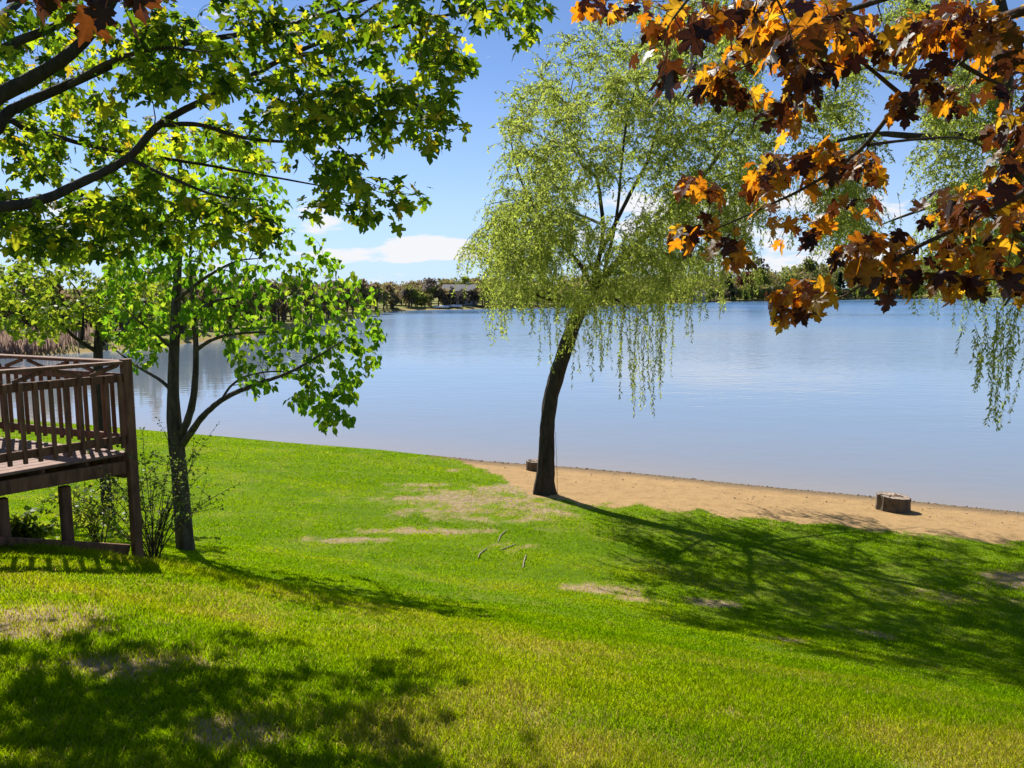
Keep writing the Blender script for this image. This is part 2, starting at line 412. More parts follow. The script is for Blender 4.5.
def ground_mat(name):
    m, nt, nd, lk = new_mat(name)
    geo = N(nt, "ShaderNodeNewGeometry")
    def noise(scale, detail=5, rough=.6, stretch=None):
        n = N(nt, "ShaderNodeTexNoise"); n.inputs["Scale"].default_value = scale; n.inputs["Detail"].default_value = detail; n.inputs["Roughness"].default_value = rough
        if stretch:
            mp = N(nt, "ShaderNodeMapping"); mp.inputs["Scale"].default_value = stretch; mp.inputs["Rotation"].default_value = (0, 0, rad(-22)); lk.new(geo.outputs["Position"], mp.inputs[0]); lk.new(mp.outputs[0], n.inputs["Vector"])
        else: lk.new(geo.outputs["Position"], n.inputs["Vector"])
        return n.outputs[0]
    def mixc(f, a, b):
        x = N(nt, "ShaderNodeMix", data_type='RGBA'); lk.new(f, x.inputs[0]); lk.new(a, x.inputs[6]); lk.new(b, x.inputs[7]); return x.outputs[2]
    def attr(a):
        n = N(nt, "ShaderNodeAttribute", attribute_name=a); return n.outputs["Fac"]
    fine = noise(60, 4, .7); mid = noise(1.3, 4); mow = noise(1.0, 3, .5, (.35, 2.2, 1)); grain = noise(160, 3, .8); clod = noise(9, 6, .7)
    gsum = N(nt, "ShaderNodeMath", operation='ADD'); lk.new(mid, gsum.inputs[0]); lk.new(mow, gsum.inputs[1])
    gs2 = N(nt, "ShaderNodeMath", operation='MULTIPLY_ADD'); lk.new(gsum.outputs[0], gs2.inputs[0]); gs2.inputs[1].default_value = .35
    gm = N(nt, "ShaderNodeMath", operation='MULTIPLY'); lk.new(fine, gm.inputs[0]); gm.inputs[1].default_value = .35; lk.new(gm.outputs[0], gs2.inputs[2])
    green = ramp(nt, gs2.outputs[0], [(.35, (.060, .115, .003)), (.55, (.11, .180, .004)), (.72, (.16, .215, .006))])
    straw = ramp(nt, fine, [(.3, (.13, .14, .02)), (.7, (.36, .29, .10))])
    soil = ramp(nt, clod, [(.3, (.17, .115, .065)), (.7, (.42, .315, .20))])
    sandc = ramp(nt, grain, [(.25, (.20, .122, .050)), (.5, (.37, .235, .105)), (.75, (.52, .37, .20))])
    patch = ramp(nt, noise(3.2, 7, .7), [(.3, (.78, .75, .70)), (.5, (1, 1, 1)), (.7, (1.12, 1.10, 1.06))])
    spk = ramp(nt, noise(38, 3, .8), [(.30, (.62, .58, .52)), (.42, (1, 1, 1)), (.62, (1, 1, 1)), (.72, (1.22, 1.18, 1.12))])
    sm0 = N(nt, "ShaderNodeMix", data_type='RGBA', blend_type='MULTIPLY'); sm0.inputs[0].default_value = 1; lk.new(patch, sm0.inputs[6]); lk.new(spk, sm0.inputs[7]); patch = sm0.outputs[2]
    sm = N(nt, "ShaderNodeMix", data_type='RGBA', blend_type='MULTIPLY'); sm.inputs[0].default_value = 1; lk.new(sandc, sm.inputs[6]); lk.new(patch, sm.inputs[7])
    c = mixc(attr("dry"), green, straw)
    bm1 = N(nt, "ShaderNodeMath", operation='MULTIPLY_ADD'); lk.new(noise(22, 5, .75), bm1.inputs[0]); bm1.inputs[1].default_value = 1.6; bm1.inputs[2].default_value = -.80
    bm2 = N(nt, "ShaderNodeMath", operation='MULTIPLY_ADD', use_clamp=True); lk.new(attr("bare"), bm2.inputs[0]); bm2.inputs[1].default_value = 1.25
    bm3 = N(nt, "ShaderNodeMath", operation='MULTIPLY'); lk.new(bm1.outputs[0], bm3.inputs[0]); lk.new(attr("bare"), bm3.inputs[1]); lk.new(bm3.outputs[0], bm2.inputs[2])
    c = mixc(bm2.outputs[0], c, soil)
    c = mixc(attr("sand"), c, sm.outputs[2])
    wet = ramp(nt, grain, [(.3, (.10, .066, .036)), (.7, (.25, .175, .10))])
    c = mixc(attr("wet"), c, wet)
    p = N(nt, "ShaderNodeBsdfPrincipled"); p.inputs["Roughness"].default_value = .95; p.inputs["Specular IOR Level"].default_value = .1
    lk.new(c, p.inputs["Base Color"])
    hs = N(nt, "ShaderNodeMath", operation='MULTIPLY_ADD'); lk.new(clod, hs.inputs[0]); hs.inputs[1].default_value = 2.5; lk.new(fine, hs.inputs[2])
    b = N(nt, "ShaderNodeBump"); b.inputs["Strength"].default_value = .55; b.inputs["Distance"].default_value = .03; lk.new(hs.outputs[0], b.inputs["Height"])
    lk.new(b.outputs[0], p.inputs["Normal"])
    out = N(nt, "ShaderNodeOutputMaterial"); lk.new(p.outputs[0], out.inputs[0])
    return m
M_GROUND = ground_mat("ground")

ny, nx = GX.shape
idx = np.arange(ny * nx).reshape(ny, nx)
quads = np.stack([idx[:-1, :-1], idx[:-1, 1:], idx[1:, 1:], idx[1:, :-1]], -1).reshape(-1, 4)
cf = lambda A: ((A[:-1, :-1] + A[1:, 1:] + A[:-1, 1:] + A[1:, :-1]) / 4).reshape(-1)
q_dist = cf(distn); q_far = cf(far_land.astype(float)) > .5; q_sand = cf(sand_m)
k_lawn = (q_dist <= 0) & (q_sand < .5); k_beach = (q_dist <= 0) & (q_sand >= .5)
k_far = (q_dist > 0) & q_far; k_bed = (q_dist > 0) & ~q_far
VALL = np.stack([GX, GY, GZ], -1).reshape(-1, 3)
farsand = np.where(far_land, 1 - sstep(1.2, 3.0, GY - YF), 0)
s_in = (YN - GY) * .92
wet_m = np.where(s_in > -3, 1 - sstep(.25, 1.25, s_in + .3 * (fbm(GX * 3, GY * 3, 77, 3) - .5)), 0) * np.where(GX > -2.5, 1, 0)
ATT = {"sand": np.maximum(np.where(distn > 0, np.where(far_land, farsand * .45, 1.0), sand_m), 0), "bare": np.where(far_land, .25, bare_m),
       "dry": np.where(far_land, .35, dry_m), "wet": wet_m}
for nm, k in (("lawn", k_lawn), ("beach", k_beach), ("far_shore", k_far), ("lake_bed", k_bed)):
    fq = quads[k]; used = np.unique(fq); remap = np.full(ny * nx, -1); remap[used] = np.arange(len(used))
    me = np_mesh(nm, VALL[used], [remap[fq]], smooth=True, attrs={a: v.reshape(-1)[used] for a, v in ATT.items()})
    o = link_mesh(nm, me, M_GROUND); o["kind"] = "structure"

# ------------------------------------------------------------------ water
def water_mat():
    m, nt, nd, lk = new_mat("lake_water")
    geo = N(nt, "ShaderNodeNewGeometry")
    at = N(nt, "ShaderNodeAttribute", attribute_name="depth")
    base = ramp(nt, at.outputs["Fac"], [(0, (.26, .225, .185)), (.08, (.21, .215, .22)), (.25, (.18, .215, .25)), (.8, (.14, .205, .28)), (1, (.07, .16, .30))])  # tan shallows; farther out, pale and blue sky reflection is put into the base
    mp = N(nt, "ShaderNodeMapping"); mp.inputs["Scale"].default_value = (.55, 1.0, 1); mp.inputs["Rotation"].default_value = (0, 0, rad(-15)); lk.new(geo.outputs["Position"], mp.inputs[0])
    w1 = N(nt, "ShaderNodeTexNoise"); w1.inputs["Scale"].default_value = 2.2; w1.inputs["Detail"].default_value = 3; lk.new(mp.outputs[0], w1.inputs["Vector"])
    w2 = N(nt, "ShaderNodeTexNoise"); w2.inputs["Scale"].default_value = .45; w2.inputs["Detail"].default_value = 3; lk.new(mp.outputs[0], w2.inputs["Vector"])
    gust = N(nt, "ShaderNodeTexNoise"); gust.inputs["Scale"].default_value = .016; gust.inputs["Detail"].default_value = 4
    mg = N(nt, "ShaderNodeMapping"); mg.inputs["Scale"].default_value = (.45, 1.6, 1); lk.new(geo.outputs["Position"], mg.inputs[0]); lk.new(mg.outputs[0], gust.inputs["Vector"])
    gr = ramp(nt, gust.outputs[0], [(.40, (.38, .38, .38)), (.60, (1, 1, 1))])
    far = N(nt, "ShaderNodeAttribute", attribute_name="windy")
    gf = N(nt, "ShaderNodeMath", operation='MULTIPLY'); lk.new(gr, gf.inputs[0]); lk.new(far.outputs["Fac"], gf.inputs[1])
    ad = N(nt, "ShaderNodeMath", operation='MULTIPLY_ADD'); lk.new(w2.outputs[0], ad.inputs[0]); ad.inputs[1].default_value = 2.0; lk.new(w1.outputs[0], ad.inputs[2])
    st = N(nt, "ShaderNodeMath", operation='MULTIPLY_ADD'); lk.new(gf.outputs[0], st.inputs[0]); st.inputs[1].default_value = .42; st.inputs[2].default_value = .045
    b = N(nt, "ShaderNodeBump"); b.inputs["Distance"].default_value = .12; lk.new(st.outputs[0], b.inputs["Strength"]); lk.new(ad.outputs[0], b.inputs["Height"])
    p = N(nt, "ShaderNodeBsdfPrincipled"); p.inputs["IOR"].default_value = 1.33
    rg = N(nt, "ShaderNodeMath", operation='MULTIPLY_ADD'); lk.new(gf.outputs[0], rg.inputs[0]); rg.inputs[1].default_value = .24; rg.inputs[2].default_value = .04
    lk.new(rg.outputs[0], p.inputs["Roughness"]); lk.new(base, p.inputs["Base Color"]); lk.new(b.outputs[0], p.inputs["Normal"])
    out = N(nt, "ShaderNodeOutputMaterial"); lk.new(p.outputs[0], out.inputs[0])
    return m
wx = steps(-14, 16, .5, -900, 900, 1.08); wy = steps(14, 36, .4, -30, 700, 1.06)
WX, WY = np.meshgrid(wx, wy); wn = WY - near_y(WX.ravel()).reshape(WX.shape); wf = far_y(WX.ravel()).reshape(WX.shape) - WY
wi = np.arange(WX.size).reshape(WX.shape)
wq = np.stack([wi[:-1, :-1], wi[:-1, 1:], wi[1:, 1:], wi[1:, :-1]], -1).reshape(-1, 4)
cd = np.maximum(np.maximum(np.maximum(wn[:-1, :-1], wn[1:, 1:]), np.maximum(wn[:-1, 1:], wn[1:, :-1])), -99).reshape(-1)
ce = np.maximum(np.maximum(wf[:-1, :-1], wf[1:, 1:]), np.maximum(wf[:-1, 1:], wf[1:, :-1])).reshape(-1)
keep = (cd > -1.5) & (ce > -3)
me = np_mesh("lake_water", np.stack([WX, WY, WX * 0], -1).reshape(-1, 3), [wq[keep]],
             attrs={"depth": np.clip(np.where(wn < 20, wn / 40, .5 + (wn - 20) / 260), 0, 1).reshape(-1), "windy": sstep(6, 90, wn).reshape(-1)})
o = link_mesh("lake_water", me, water_mat()); o["kind"] = "structure"

# ------------------------------------------------------------------ grass blades
def scatter_grass(n, y0, y1, xk, seed):
    r = np.random.default_rng(seed)
    k0, k1 = y0 ** .3, y1 ** .3
    y = (k0 + r.random(n * 2) * (k1 - k0)) ** (1 / .3); x = (r.random(n * 2) * 2 - 1) * (y * xk + .6)
    sand, bare, dry = masks(x, y)
    s = (near_y(x) - y) * .92
    dens = (1 - sand) * (1 - np.clip(bare * .80, 0, .9)) * (1 - .30 * dry) * np.where(s > .25, 1, 0)
    k = r.random(n * 2) < dens
    x, y, dry, s = x[k][:n], y[k][:n], dry[k][:n], s[k][:n]
    rough = sstep(12.8, 15.6, s + 1.2 * (fbm(x * .35, y * .35, 57, 3) - .5))       # the slope by the house is not mown as short
    return x, y, dry, s, r, .015 + .009 * rough, .034 + .026 * rough, .00098 * y + .0006

def grass_object(name, sets):
    Vs, Ts, tints, off = [], [], [], 0
    for (x, y, dry, s, r, hmin, hmax, wid) in sets:
        n = len(x); z = zt(x, y) - .006
        tall = fbm(x * 1.1, y * 1.1, 61, 3)
        h = (hmin + (hmax - hmin) * r.random(n)) * (.55 + .9 * tall)
        edge = np.exp(-((x + 3.7 - (y - 7.4) * .2) / 1.9) ** 2 - ((y - 7.35) / .5) ** 2)      # longer grass left unmown by the deck foot
        h = h * (1 + .9 * edge) * (.55 + .9 * fbm(x * 6.5, y * 6.5, 63, 2))
        a = r.random(n) * 2 * PI; lean = .25 + .55 * r.random(n); la = r.random(n) * 2 * PI
        w = wid * (.6 + .8 * r.random(n))
        bx = np.cos(a) * w / 2; by = np.sin(a) * w / 2
        lx = np.cos(la) * lean * h; ly = np.sin(la) * lean * h
        p0 = np.stack([x - bx, y - by, z], -1); p1 = np.stack([x + bx, y + by, z], -1)
        p2 = np.stack([x + bx * .8 + lx * .35, y + by * .8 + ly * .35, z + h * .6], -1); p3 = np.stack([x - bx * .8 + lx * .35, y - by * .8 + ly * .35, z + h * .6], -1)
        p4 = np.stack([x + lx, y + ly, z + h * (1 - .25 * lean)], -1)
        Vs.append(np.stack([p0, p1, p2, p3, p4], 1).reshape(-1, 3))
        i = np.arange(n)[:, None] * 5 + off
        Ts.append(np.concatenate([i + np.array([0, 1, 2]), i + np.array([0, 2, 3]), i + np.array([3, 2, 4])]))
        off += n * 5
        stripe = fbm((x * .927 - y * .375) * .30, (x * .375 + y * .927) * 2.0, 71, 3)
        t = np.clip(.16 + .75 * (stripe - .5) + .22 * (r.random(n) - .5) + .5 * dry * (.35 + r.random(n)) + .25 * (fbm(x * .5, y * .5, 81, 3) - .5) + .06 * sstep(12, 17, s), 0, .80)
        straw = r.random(n) < (.012 + .40 * dry)
        t = np.where(straw, .85 + .15 * r.random(n), t)
        tints.append(np.repeat(t, 5))
    me = np_mesh(name, np.concatenate(Vs), [np.concatenate(Ts)], attrs={"tint": np.concatenate(tints)})
    return link_mesh(name, me, M_GRASS)

go = grass_object("grass", [scatter_grass(1600000, 2.2, 29, .95, 1)])
tag(go, "short spring grass covering the sloping lawn above the beach", "grass", kind="stuff")

# ------------------------------------------------------------------ tree growth
def dens_line(pts, radii, n_per=7):
    L = smooth_line(pts, n_per)
    r = np.interp(np.linspace(0, 1, len(L)), np.linspace(0, 1, len(radii)), radii)
    return L, r

def grow(limbs, targets, r_=None, tipr=.0025, wig=.10, droop=.0, up_pref=.25, rmax=.03):
    """limbs: list of (pts, radii) dense. targets (n,3). Returns twigs [(pts, radii)]"""
    r_ = r_ or np.random.default_rng(5)
    S = np.concatenate([l[0] for l in limbs]); R = np.concatenate([l[1] for l in limbs])
    D = np.concatenate([np.gradient(l[0], axis=0) for l in limbs]); D = unit(D)
    order = np.argsort([np.min(np.linalg.norm(S - t, axis=1)) for t in targets])
    twigs = []
    for k in order:
        t = targets[k]; dv = t - S; dist = np.linalg.norm(dv, axis=1)
        cosang = (dv * D).sum(1) / (dist + 1e-6)
        cost = dist * (1.25 - .45 * cosang) + up_pref * np.maximum(S[:, 2] - t[2], 0) * .3
        i = int(np.argmin(cost)); L = dist[i]
        if L < 1e-3: continue
        n = max(5, min(14, int(L / .12) + 4)); u = np.linspace(0, 1, n)[:, None]
        p = S[i] + (t - S[i]) * u
        along = D[i] * L * .28
        p = p + along * (u * (1 - u) ** 2 * 3.0)
        p[:, 2] += -droop * L * (u[:, 0] ** 2) + droop * L * u[:, 0]
        w = np.cumsum(r_.normal(0, 1, (n, 3)), axis=0); w -= u * w[-1]; p = p + w * wig * L / n ** .5 * .35
        r0 = min(R[i] * .65, rmax, tipr * 1.6 + .0065 * L); rr = r0 + (tipr - r0) * u[:, 0]
        twigs.append((p, rr))
        S = np.concatenate([S, p[1:]]); R = np.concatenate([R, rr[1:]]); D = np.concatenate([D, unit(np.gradient(p, axis=0))[1:]])
    return twigs

def in_poly(px, py, poly):
    poly = np.asarray(poly, float); x0, y0 = poly[:, 0], poly[:, 1]; x1, y1 = np.roll(x0, -1), np.roll(y0, -1)
    c = ((y0[None] > py[:, None]) != (y1[None] > py[:, None])) & (px[:, None] < (x1 - x0)[None] * (py[:, None] - y0[None]) / (y1 - y0 + 1e-9)[None] + x0[None])
    return c.sum(1) % 2 == 1

def sample_region(poly, n, depth, r_, hole=.0, seed=0, scale=60.):
    """crown volume: n points through a region seen in the photo, at the depths given"""
    poly = np.asarray(poly, float); lo, hi = poly.min(0), poly.max(0); out = []
    while len(out) < n:
        q = lo + r_.random((n * 3, 2)) * (hi - lo)
        k = in_poly(q[:, 0], q[:, 1], poly)
        if hole: k &= fbm(q[:, 0] / scale, q[:, 1] / scale, seed, 3) > hole
        for a in q[k]:
            d = depth[0] + (depth[1] - depth[0]) * r_.random()
            out.append(P(a[0], a[1], d))
    return np.array(out[:n])

def twig_leaves(twigs, r_, step, petiole, frac=.35, droop=.5, upn=.6, pair=True, extra_tip=3):
    """bases, tips, normals for leaves carried by the outer part of each twig"""
    B, T, NN, PET = [], [], [], []
    for p, rr in twigs:
        seg = np.linalg.norm(np.diff(p, axis=0), axis=1); cum = np.concatenate([[0], np.cumsum(seg)]); L = cum[-1]
        st = L * frac if L > .35 else 0.02
        ds = np.arange(st + step * r_.random(), L, step)
        nodes = [(d, 2 if pair else 1) for d in ds] + [(L, extra_tip)]
        for d, m in nodes:
            q = np.array([np.interp(d, cum, p[:, c]) for c in range(3)])
            j = min(len(p) - 2, int(np.searchsorted(cum, d)) - 1 if d > 0 else 0); j = max(j, 0)
            dr = unit(p[j + 1] - p[j])
            perp = unit(np.cross(dr, r_.normal(0, 1, 3)))
            for e in range(m):
                sd = perp if e % 2 == 0 else -perp
                if e >= 2: sd = unit(r_.normal(0, 1, 3))
                out = unit(sd + dr * .6 + r_.normal(0, .3, 3))
                pe = petiole * (.6 + .8 * r_.random())
                b = q + out * pe + np.array([0, 0, -.25 * pe])
                tip = unit(out * (1 - droop) + np.array([0, 0, -1.]) * droop + r_.normal(0, .22, 3))
                nm = np.array([0, 0, 1.]) * upn + out * .45 + r_.normal(0, .42, 3)
                B.append(b); T.append(tip); NN.append(nm); PET.append((q, b))
    return np.array(B), np.array(T), np.array(NN), PET

def make_tree(name, base, label, cat, limbs, twigs, leafsets, bark, trunk_n=1, sides=12, twig_sides=4, group=None, twig_mat=None, tint=None, extra=None, ridge=.10, flare=.7):
    """limbs[:trunk_n] form the trunk, the rest are 'branch' parts; leafsets: list of (tpl,B,T,N,size,mat,width)"""
    root = empty(name, base, label, cat, group)
    tb = Tubes()
    for l, r in limbs[:trunk_n]: tb.trunk(l, r, sides * 3, ridge, flare, len(name))
    tb.build("trunk", bark, root, base)
    for l, r in limbs[trunk_n:]:
        t = Tubes(); t.add(l, r, max(7, sides - 3), .14); t.build("branch", bark, root, base)
    t = Tubes()
    for p, rr in twigs: t.add(p, rr, twig_sides)
    for q, (tpl, B, T, NN, sz, mat, wd) in enumerate(leafsets):
        leaves_mesh("crown", tpl, B, T, NN, sz, mat, root, base, width=wd, tint=tint, wood=[(t, twig_mat or bark)] + (extra or []))
    return root

def limb_px(pts, radii, n_per=6):
    """pts: (px,py,depth)"""
    return dens_line([P(*p) for p in pts], radii, n_per)

# ------------------------------------------------------------------ LINDEN by the deck
r1 = np.random.default_rng(101)
D0 = 11.2; K0 = D0 / 7.6
lb = P(189, 570, D0); zb = g(lb[0], lb[1]) 
L_tr = limb_px([(190, 582, D0), (187, 560, D0), (182, 510, D0), (178, 460, D0), (174, 420, D0), (173, 385, D0), (175, 330, D0), (178, 270, D0+.1), (181, 210, D0+.1), (179, 150, D0), (176, 105, D0)],
               [.112, .092, .084, .080, .070, .052, .046, .038, .028, .018, .007])
L_tr = (L_tr[0], L_tr[1] * K0)
L_tr[0][0] = (lb[0], lb[1], zb - .2)
L_b = [limb_px([(178, 440, D0), (186, 424, D0-0.07), (193, 400, D0-0.14), (196, 360, D0-0.22), (194, 310, D0-0.29), (190, 262, D0-0.43), (196, 215, D0-0.43)], [.055, .055, .05, .04, .03, .02, .006]),
       limb_px([(181, 446, D0), (190, 434, D0-0.14), (204, 415, D0-0.43), (225, 398, D0-0.72), (252, 386, D0-1.01), (290, 372, D0-1.30), (320, 355, D0-1.59), (350, 336, D0-1.74)], [.055, .05, .042, .035, .028, .02, .013, .004]),
       limb_px([(222, 399, D0-0.72), (232, 385, D0-0.58), (250, 375, D0-0.58), (285, 372, D0-0.43), (330, 385, D0-0.29)], [.018, .016, .013, .009, .003]),
       limb_px([(196, 350, D0-0.22), (212, 340, D0-0.43), (235, 334, D0-0.58), (280, 332, D0-0.72), (330, 340, D0-0.72)], [.03, .024, .02, .013, .004]),
       limb_px([(176, 335, D0), (196, 312, D0+0.29), (220, 300, D0+0.58), (262, 294, D0+0.87), (310, 292, D0+1.16)], [.03, .026, .02, .013, .004]),
       limb_px([(177, 300, D0), (205, 278, D0-0.43), (235, 262, D0-0.87), (262, 258, D0-1.16)], [.028, .022, .014, .004]),
       limb_px([(173, 392, D0), (160, 380, D0+0.14), (140, 368, D0+0.43), (118, 352, D0+0.72), (104, 342, D0+1.01)], [.03, .024, .018, .012, .004]),
       limb_px([(174, 350, D0), (158, 336, D0-0.43), (135, 318, D0-0.72), (118, 300, D0-1.01)], [.028, .02, .013, .004]),
       limb_px([(178, 265, D0), (160, 240, D0+0.43), (142, 215, D0+0.72), (120, 190, D0+0.87)], [.028, .02, .013, .004]),
       limb_px([(180, 235, D0), (205, 210, D0-0.43), (235, 195, D0-0.58), (262, 185, D0-0.72)], [.025, .018, .012, .004])]
L_b = [(l, r * K0 * .70) for l, r in L_b]
tg = np.concatenate([
    sample_region([(112, 195), (150, 140), (230, 130), (285, 165), (300, 230), (345, 260), (380, 292), (384, 312), (350, 345), (290, 345), (225, 330), (150, 330), (105, 320), (100, 250)], 400, (9.7, 12.9), r1, .33, 3, 40),
    sample_region([(225, 340), (300, 322), (384, 318), (380, 345), (352, 425), (305, 415), (262, 395), (212, 372)], 95, (9.4, 11.0), r1),
    sample_region([(318, 372), (350, 392), (362, 408), (335, 432), (320, 418)], 12, (9.3, 10.0), r1),
    sample_region([(110, 325), (160, 330), (165, 370), (140, 390), (128, 375)], 16, (10.6, 12.2), r1),
    sample_region([(95, 200), (175, 170), (178, 330), (150, 345), (100, 330)], 70, (10.4, 13.0), r1)])
tw = grow([L_tr] + L_b, tg, r1, tipr=.003, rmax=.018, droop=.05)
B, T, NN, _ = twig_leaves(tw, r1, .092, .065, .25, droop=.62, upn=.45, extra_tip=4)
make_tree("linden_tree", (lb[0], lb[1], zb), "young tree with heart-shaped bright green leaves standing beside the brown deck", "tree",
          [L_tr] + L_b, tw, [(HEART, B, T, NN, .094 * (.55 + .7 * r1.random(len(B))), M_LINDEN, None)], M_BARK_L)

# ------------------------------------------------------------------ WILLOW on the beach edge
def willow(name, base, label, limbs, trunk_n, attract, strands, r_, twig_r=.016, group=None, leaf=.064):
    tw = grow(limbs, attract, r_, tipr=.004, rmax=twig_r, droop=.12, wig=.16)
    # fine shoots leave every twig, rise a little and then hang
    shoots = []
    for p, rr in tw:
        m = r_.integers(9, 15)
        for _ in range(m):
            i = r_.integers(len(p) // 3, len(p)); q = p[i]
            dr = unit(r_.normal(0, 1, 3) * np.array([1, 1, .35]) + unit(p[-1] - p[0]) * .7)
            L = .40 + .85 * r_.random()
            hf = np.clip((10.2 - q[2]) / 3.8, .32, 1) * (.6 + .6 * r_.random()); L *= .62 + .38 * hf
            u = np.linspace(0, 1, 6)[:, None]
            c = q + dr * L * (.62 + .3 * (1 - hf)) * u * (1 - .25 * u) + np.array([0, 0, -1.]) * L * (.95 * hf * u ** 1.9 - .30 * u)
            c += np.cumsum(r_.normal(0, .012, c.shape), axis=0)
            shoots.append((c, np.linspace(.0032, .0012, 6)))
    hang = []
    for (q, L) in strands:
        n = max(6, int(L / .14)); u = np.linspace(0, 1, n)[:, None]
        dr = r_.normal(0, 1, 3) * np.array([1, 1, 0]); dr = dr / np.linalg.norm(dr) * .16
        c = np.array(q) + dr * np.sqrt(u) * L ** .5 + np.array([0, 0, -1.]) * L * u + np.cumsum(r_.normal(0, .010, (n, 3)) * np.array([1, 1, 0]), axis=0)
        hang.append((c, np.linspace(.0036, .0012, n)))
    B, T, NN = [], [], []
    def foliage(lines, step, tk):
        for c, _ in lines:
            seg = np.linalg.norm(np.diff(c, axis=0), axis=1); cum = np.concatenate([[0], np.cumsum(seg)])
            ds = np.arange(.03, cum[-1], step); ds = ds + r_.normal(0, step * .3, len(ds)); m = len(ds)
            q = np.stack([np.interp(ds, cum, c[:, k]) for k in range(3)], -1)
            # leaves come in small tufts along the shoot
            keep = vnoise(ds * 9 + r_.random() * 100, ds * 0 + r_.random() * 50, 9) > .28
            q = q[keep]; m = len(q)
            out = unit(r_.normal(0, 1, (m, 3)) * np.array([1, 1, .3])); 
            B.append(q + out * .008); T.append(unit(out * .55 + np.array([0, 0, -tk]) + r_.normal(0, .25, (m, 3)))); NN.append(unit(r_.normal(0, 1, (m, 3)) + np.array([0, 0, .3])))
    foliage(shoots, .021, .45); foliage(hang, .020, .8)
    B, T, NN = np.concatenate(B), np.concatenate(T), np.concatenate(NN)
    ts = Tubes()
    for p, rr in shoots + hang: ts.add(p, rr * 1.25, 3)
    root = make_tree(name, base, label, "tree", limbs, tw, [(NARROW, B, T, NN, leaf * (.65 + .9 * r_.random(len(B))), M_WILLOW, 1.35)], M_BARK_W, trunk_n=trunk_n, sides=14, group=group, extra=[(ts, M_TWIG_Y)], ridge=.13, flare=.62)
    print(name, "leaves", len(B), "shoots", len(shoots) + len(hang))
    return root

r2 = np.random.default_rng(202)
Dw = 17.9
wb = P(545, 495, Dw)
W_tr = limb_px([(544, 499, Dw), (544, 490, Dw), (546, 460, Dw), (547, 428, Dw), (550, 400, Dw), (556, 378, Dw), (565, 350, Dw), (574, 325, Dw), (584, 303, Dw), (592, 285, Dw)],
               [.26, .225, .19, .18, .175, .18, .175, .165, .155, .12])
W_b = [limb_px([(586, 300, Dw), (604, 276, Dw-.2), (625, 255, Dw-.5), (656, 226, Dw-.9), (688, 193, Dw-1.3), (712, 165, Dw-1.6), (732, 132, Dw-1.8), (752, 92, Dw-2)], [.15, .13, .115, .095, .075, .055, .04, .012]),
       limb_px([(590, 290, Dw), (598, 262, Dw+.3), (603, 232, Dw+.5), (601, 205, Dw+.7), (596, 178, Dw+.8), (582, 165, Dw+.9), (573, 145, Dw+1), (568, 110, Dw+1.1), (575, 70, Dw+1.2)], [.11, .095, .085, .075, .065, .055, .045, .03, .01]),
       limb_px([(601, 252, Dw+.3), (618, 218, Dw+.2), (632, 190, Dw+.1), (648, 160, Dw), (657, 132, Dw), (680, 100, Dw-.2), (694, 70, Dw-.3), (700, 35, Dw-.4)], [.085, .08, .07, .06, .05, .04, .028, .01]),
       limb_px([(578, 318, Dw), (590, 306, Dw-.6), (604, 299, Dw-1.0), (616, 300, Dw-1.3), (628, 308, Dw-1.5)], [.07, .06, .05, .04, .02]),
       limb_px([(580, 308, Dw), (562, 302, Dw-.4), (542, 297, Dw-.8), (526, 287, Dw-1.1), (512, 270, Dw-1.3), (490, 262, Dw-1.5)], [.07, .06, .05, .04, .03, .01]),
       limb_px([(592, 285, Dw), (578, 262, Dw-.6), (556, 238, Dw-1.1), (530, 200, Dw-1.5), (516, 165, Dw-1.7), (508, 125, Dw-1.8)], [.09, .075, .06, .045, .03, .01]),
       limb_px([(595, 275, Dw), (625, 272, Dw+.8), (655, 262, Dw+1.4), (690, 258, Dw+1.8), (730, 262, Dw+2.1)], [.08, .065, .05, .035, .012]),
       limb_px([(603, 225, Dw+.5), (580, 215, Dw+1.2), (548, 205, Dw+1.8), (515, 200, Dw+2.2), (486, 205, Dw+2.5)], [.06, .05, .04, .025, .01]),
       limb_px([(603, 276, Dw-.2), (612, 240, Dw-1.2), (618, 205, Dw-2), (622, 160, Dw-2.6), (628, 115, Dw-3), (640, 75, Dw-3.2)], [.075, .06, .05, .04, .03, .01]),
       limb_px([(690, 191, Dw-1.3), (720, 178, Dw-1.5), (750, 172, Dw-1.7), (780, 180, Dw-1.9)], [.045, .035, .025, .01])]
W_b = [(l, r * (.60 if k else .72)) for k, (l, r) in enumerate(W_b)]
WA = np.concatenate([
    sample_region([(468, 258), (474, 222), (500, 190), (516, 150), (505, 110), (540, 75), (590, 50), (640, 40), (700, 20), (748, 55), (775, 120), (770, 190), (735, 245), (690, 285), (640, 300), (560, 300), (500, 288)], 600, (12.8, 20.8), r2, .30, 7, 50),
    sample_region([(468, 265), (490, 230), (540, 215), (560, 290), (510, 300), (480, 290)], 14, (15, 18.5), r2),
    sample_region([(540, 60), (580, 25), (660, 0), (760, -20), (790, 60), (700, 60), (600, 70)], 60, (14.5, 18.5), r2)])
strands = []
def hang_zone(n, x0, x1, ya, yb, bot, d0, d1, jit=18):
    for _ in range(n):
        px = x0 + (x1 - x0) * r2.random(); py = ya + (yb - ya) * r2.random(); d = d0 + (d1 - d0) * r2.random()
        a = P(px, py, d); b = P(px, np.interp(px, [q[0] for q in bot], [q[1] for q in bot]) - jit * 1.6 * r2.random() ** 1.5, d)
        strands.append((a, max(.3, a[2] - b[2])))
hang_zone(52, 585, 692, 268, 318, [(585, 350), (600, 375), (618, 400), (632, 415), (648, 420), (662, 392), (678, 395), (692, 340)], 16.1, 18.3, 34)
hang_zone(22, 530, 585, 285, 315, [(530, 345), (545, 375), (560, 350), (585, 400)], 16.3, 18.5, 30)
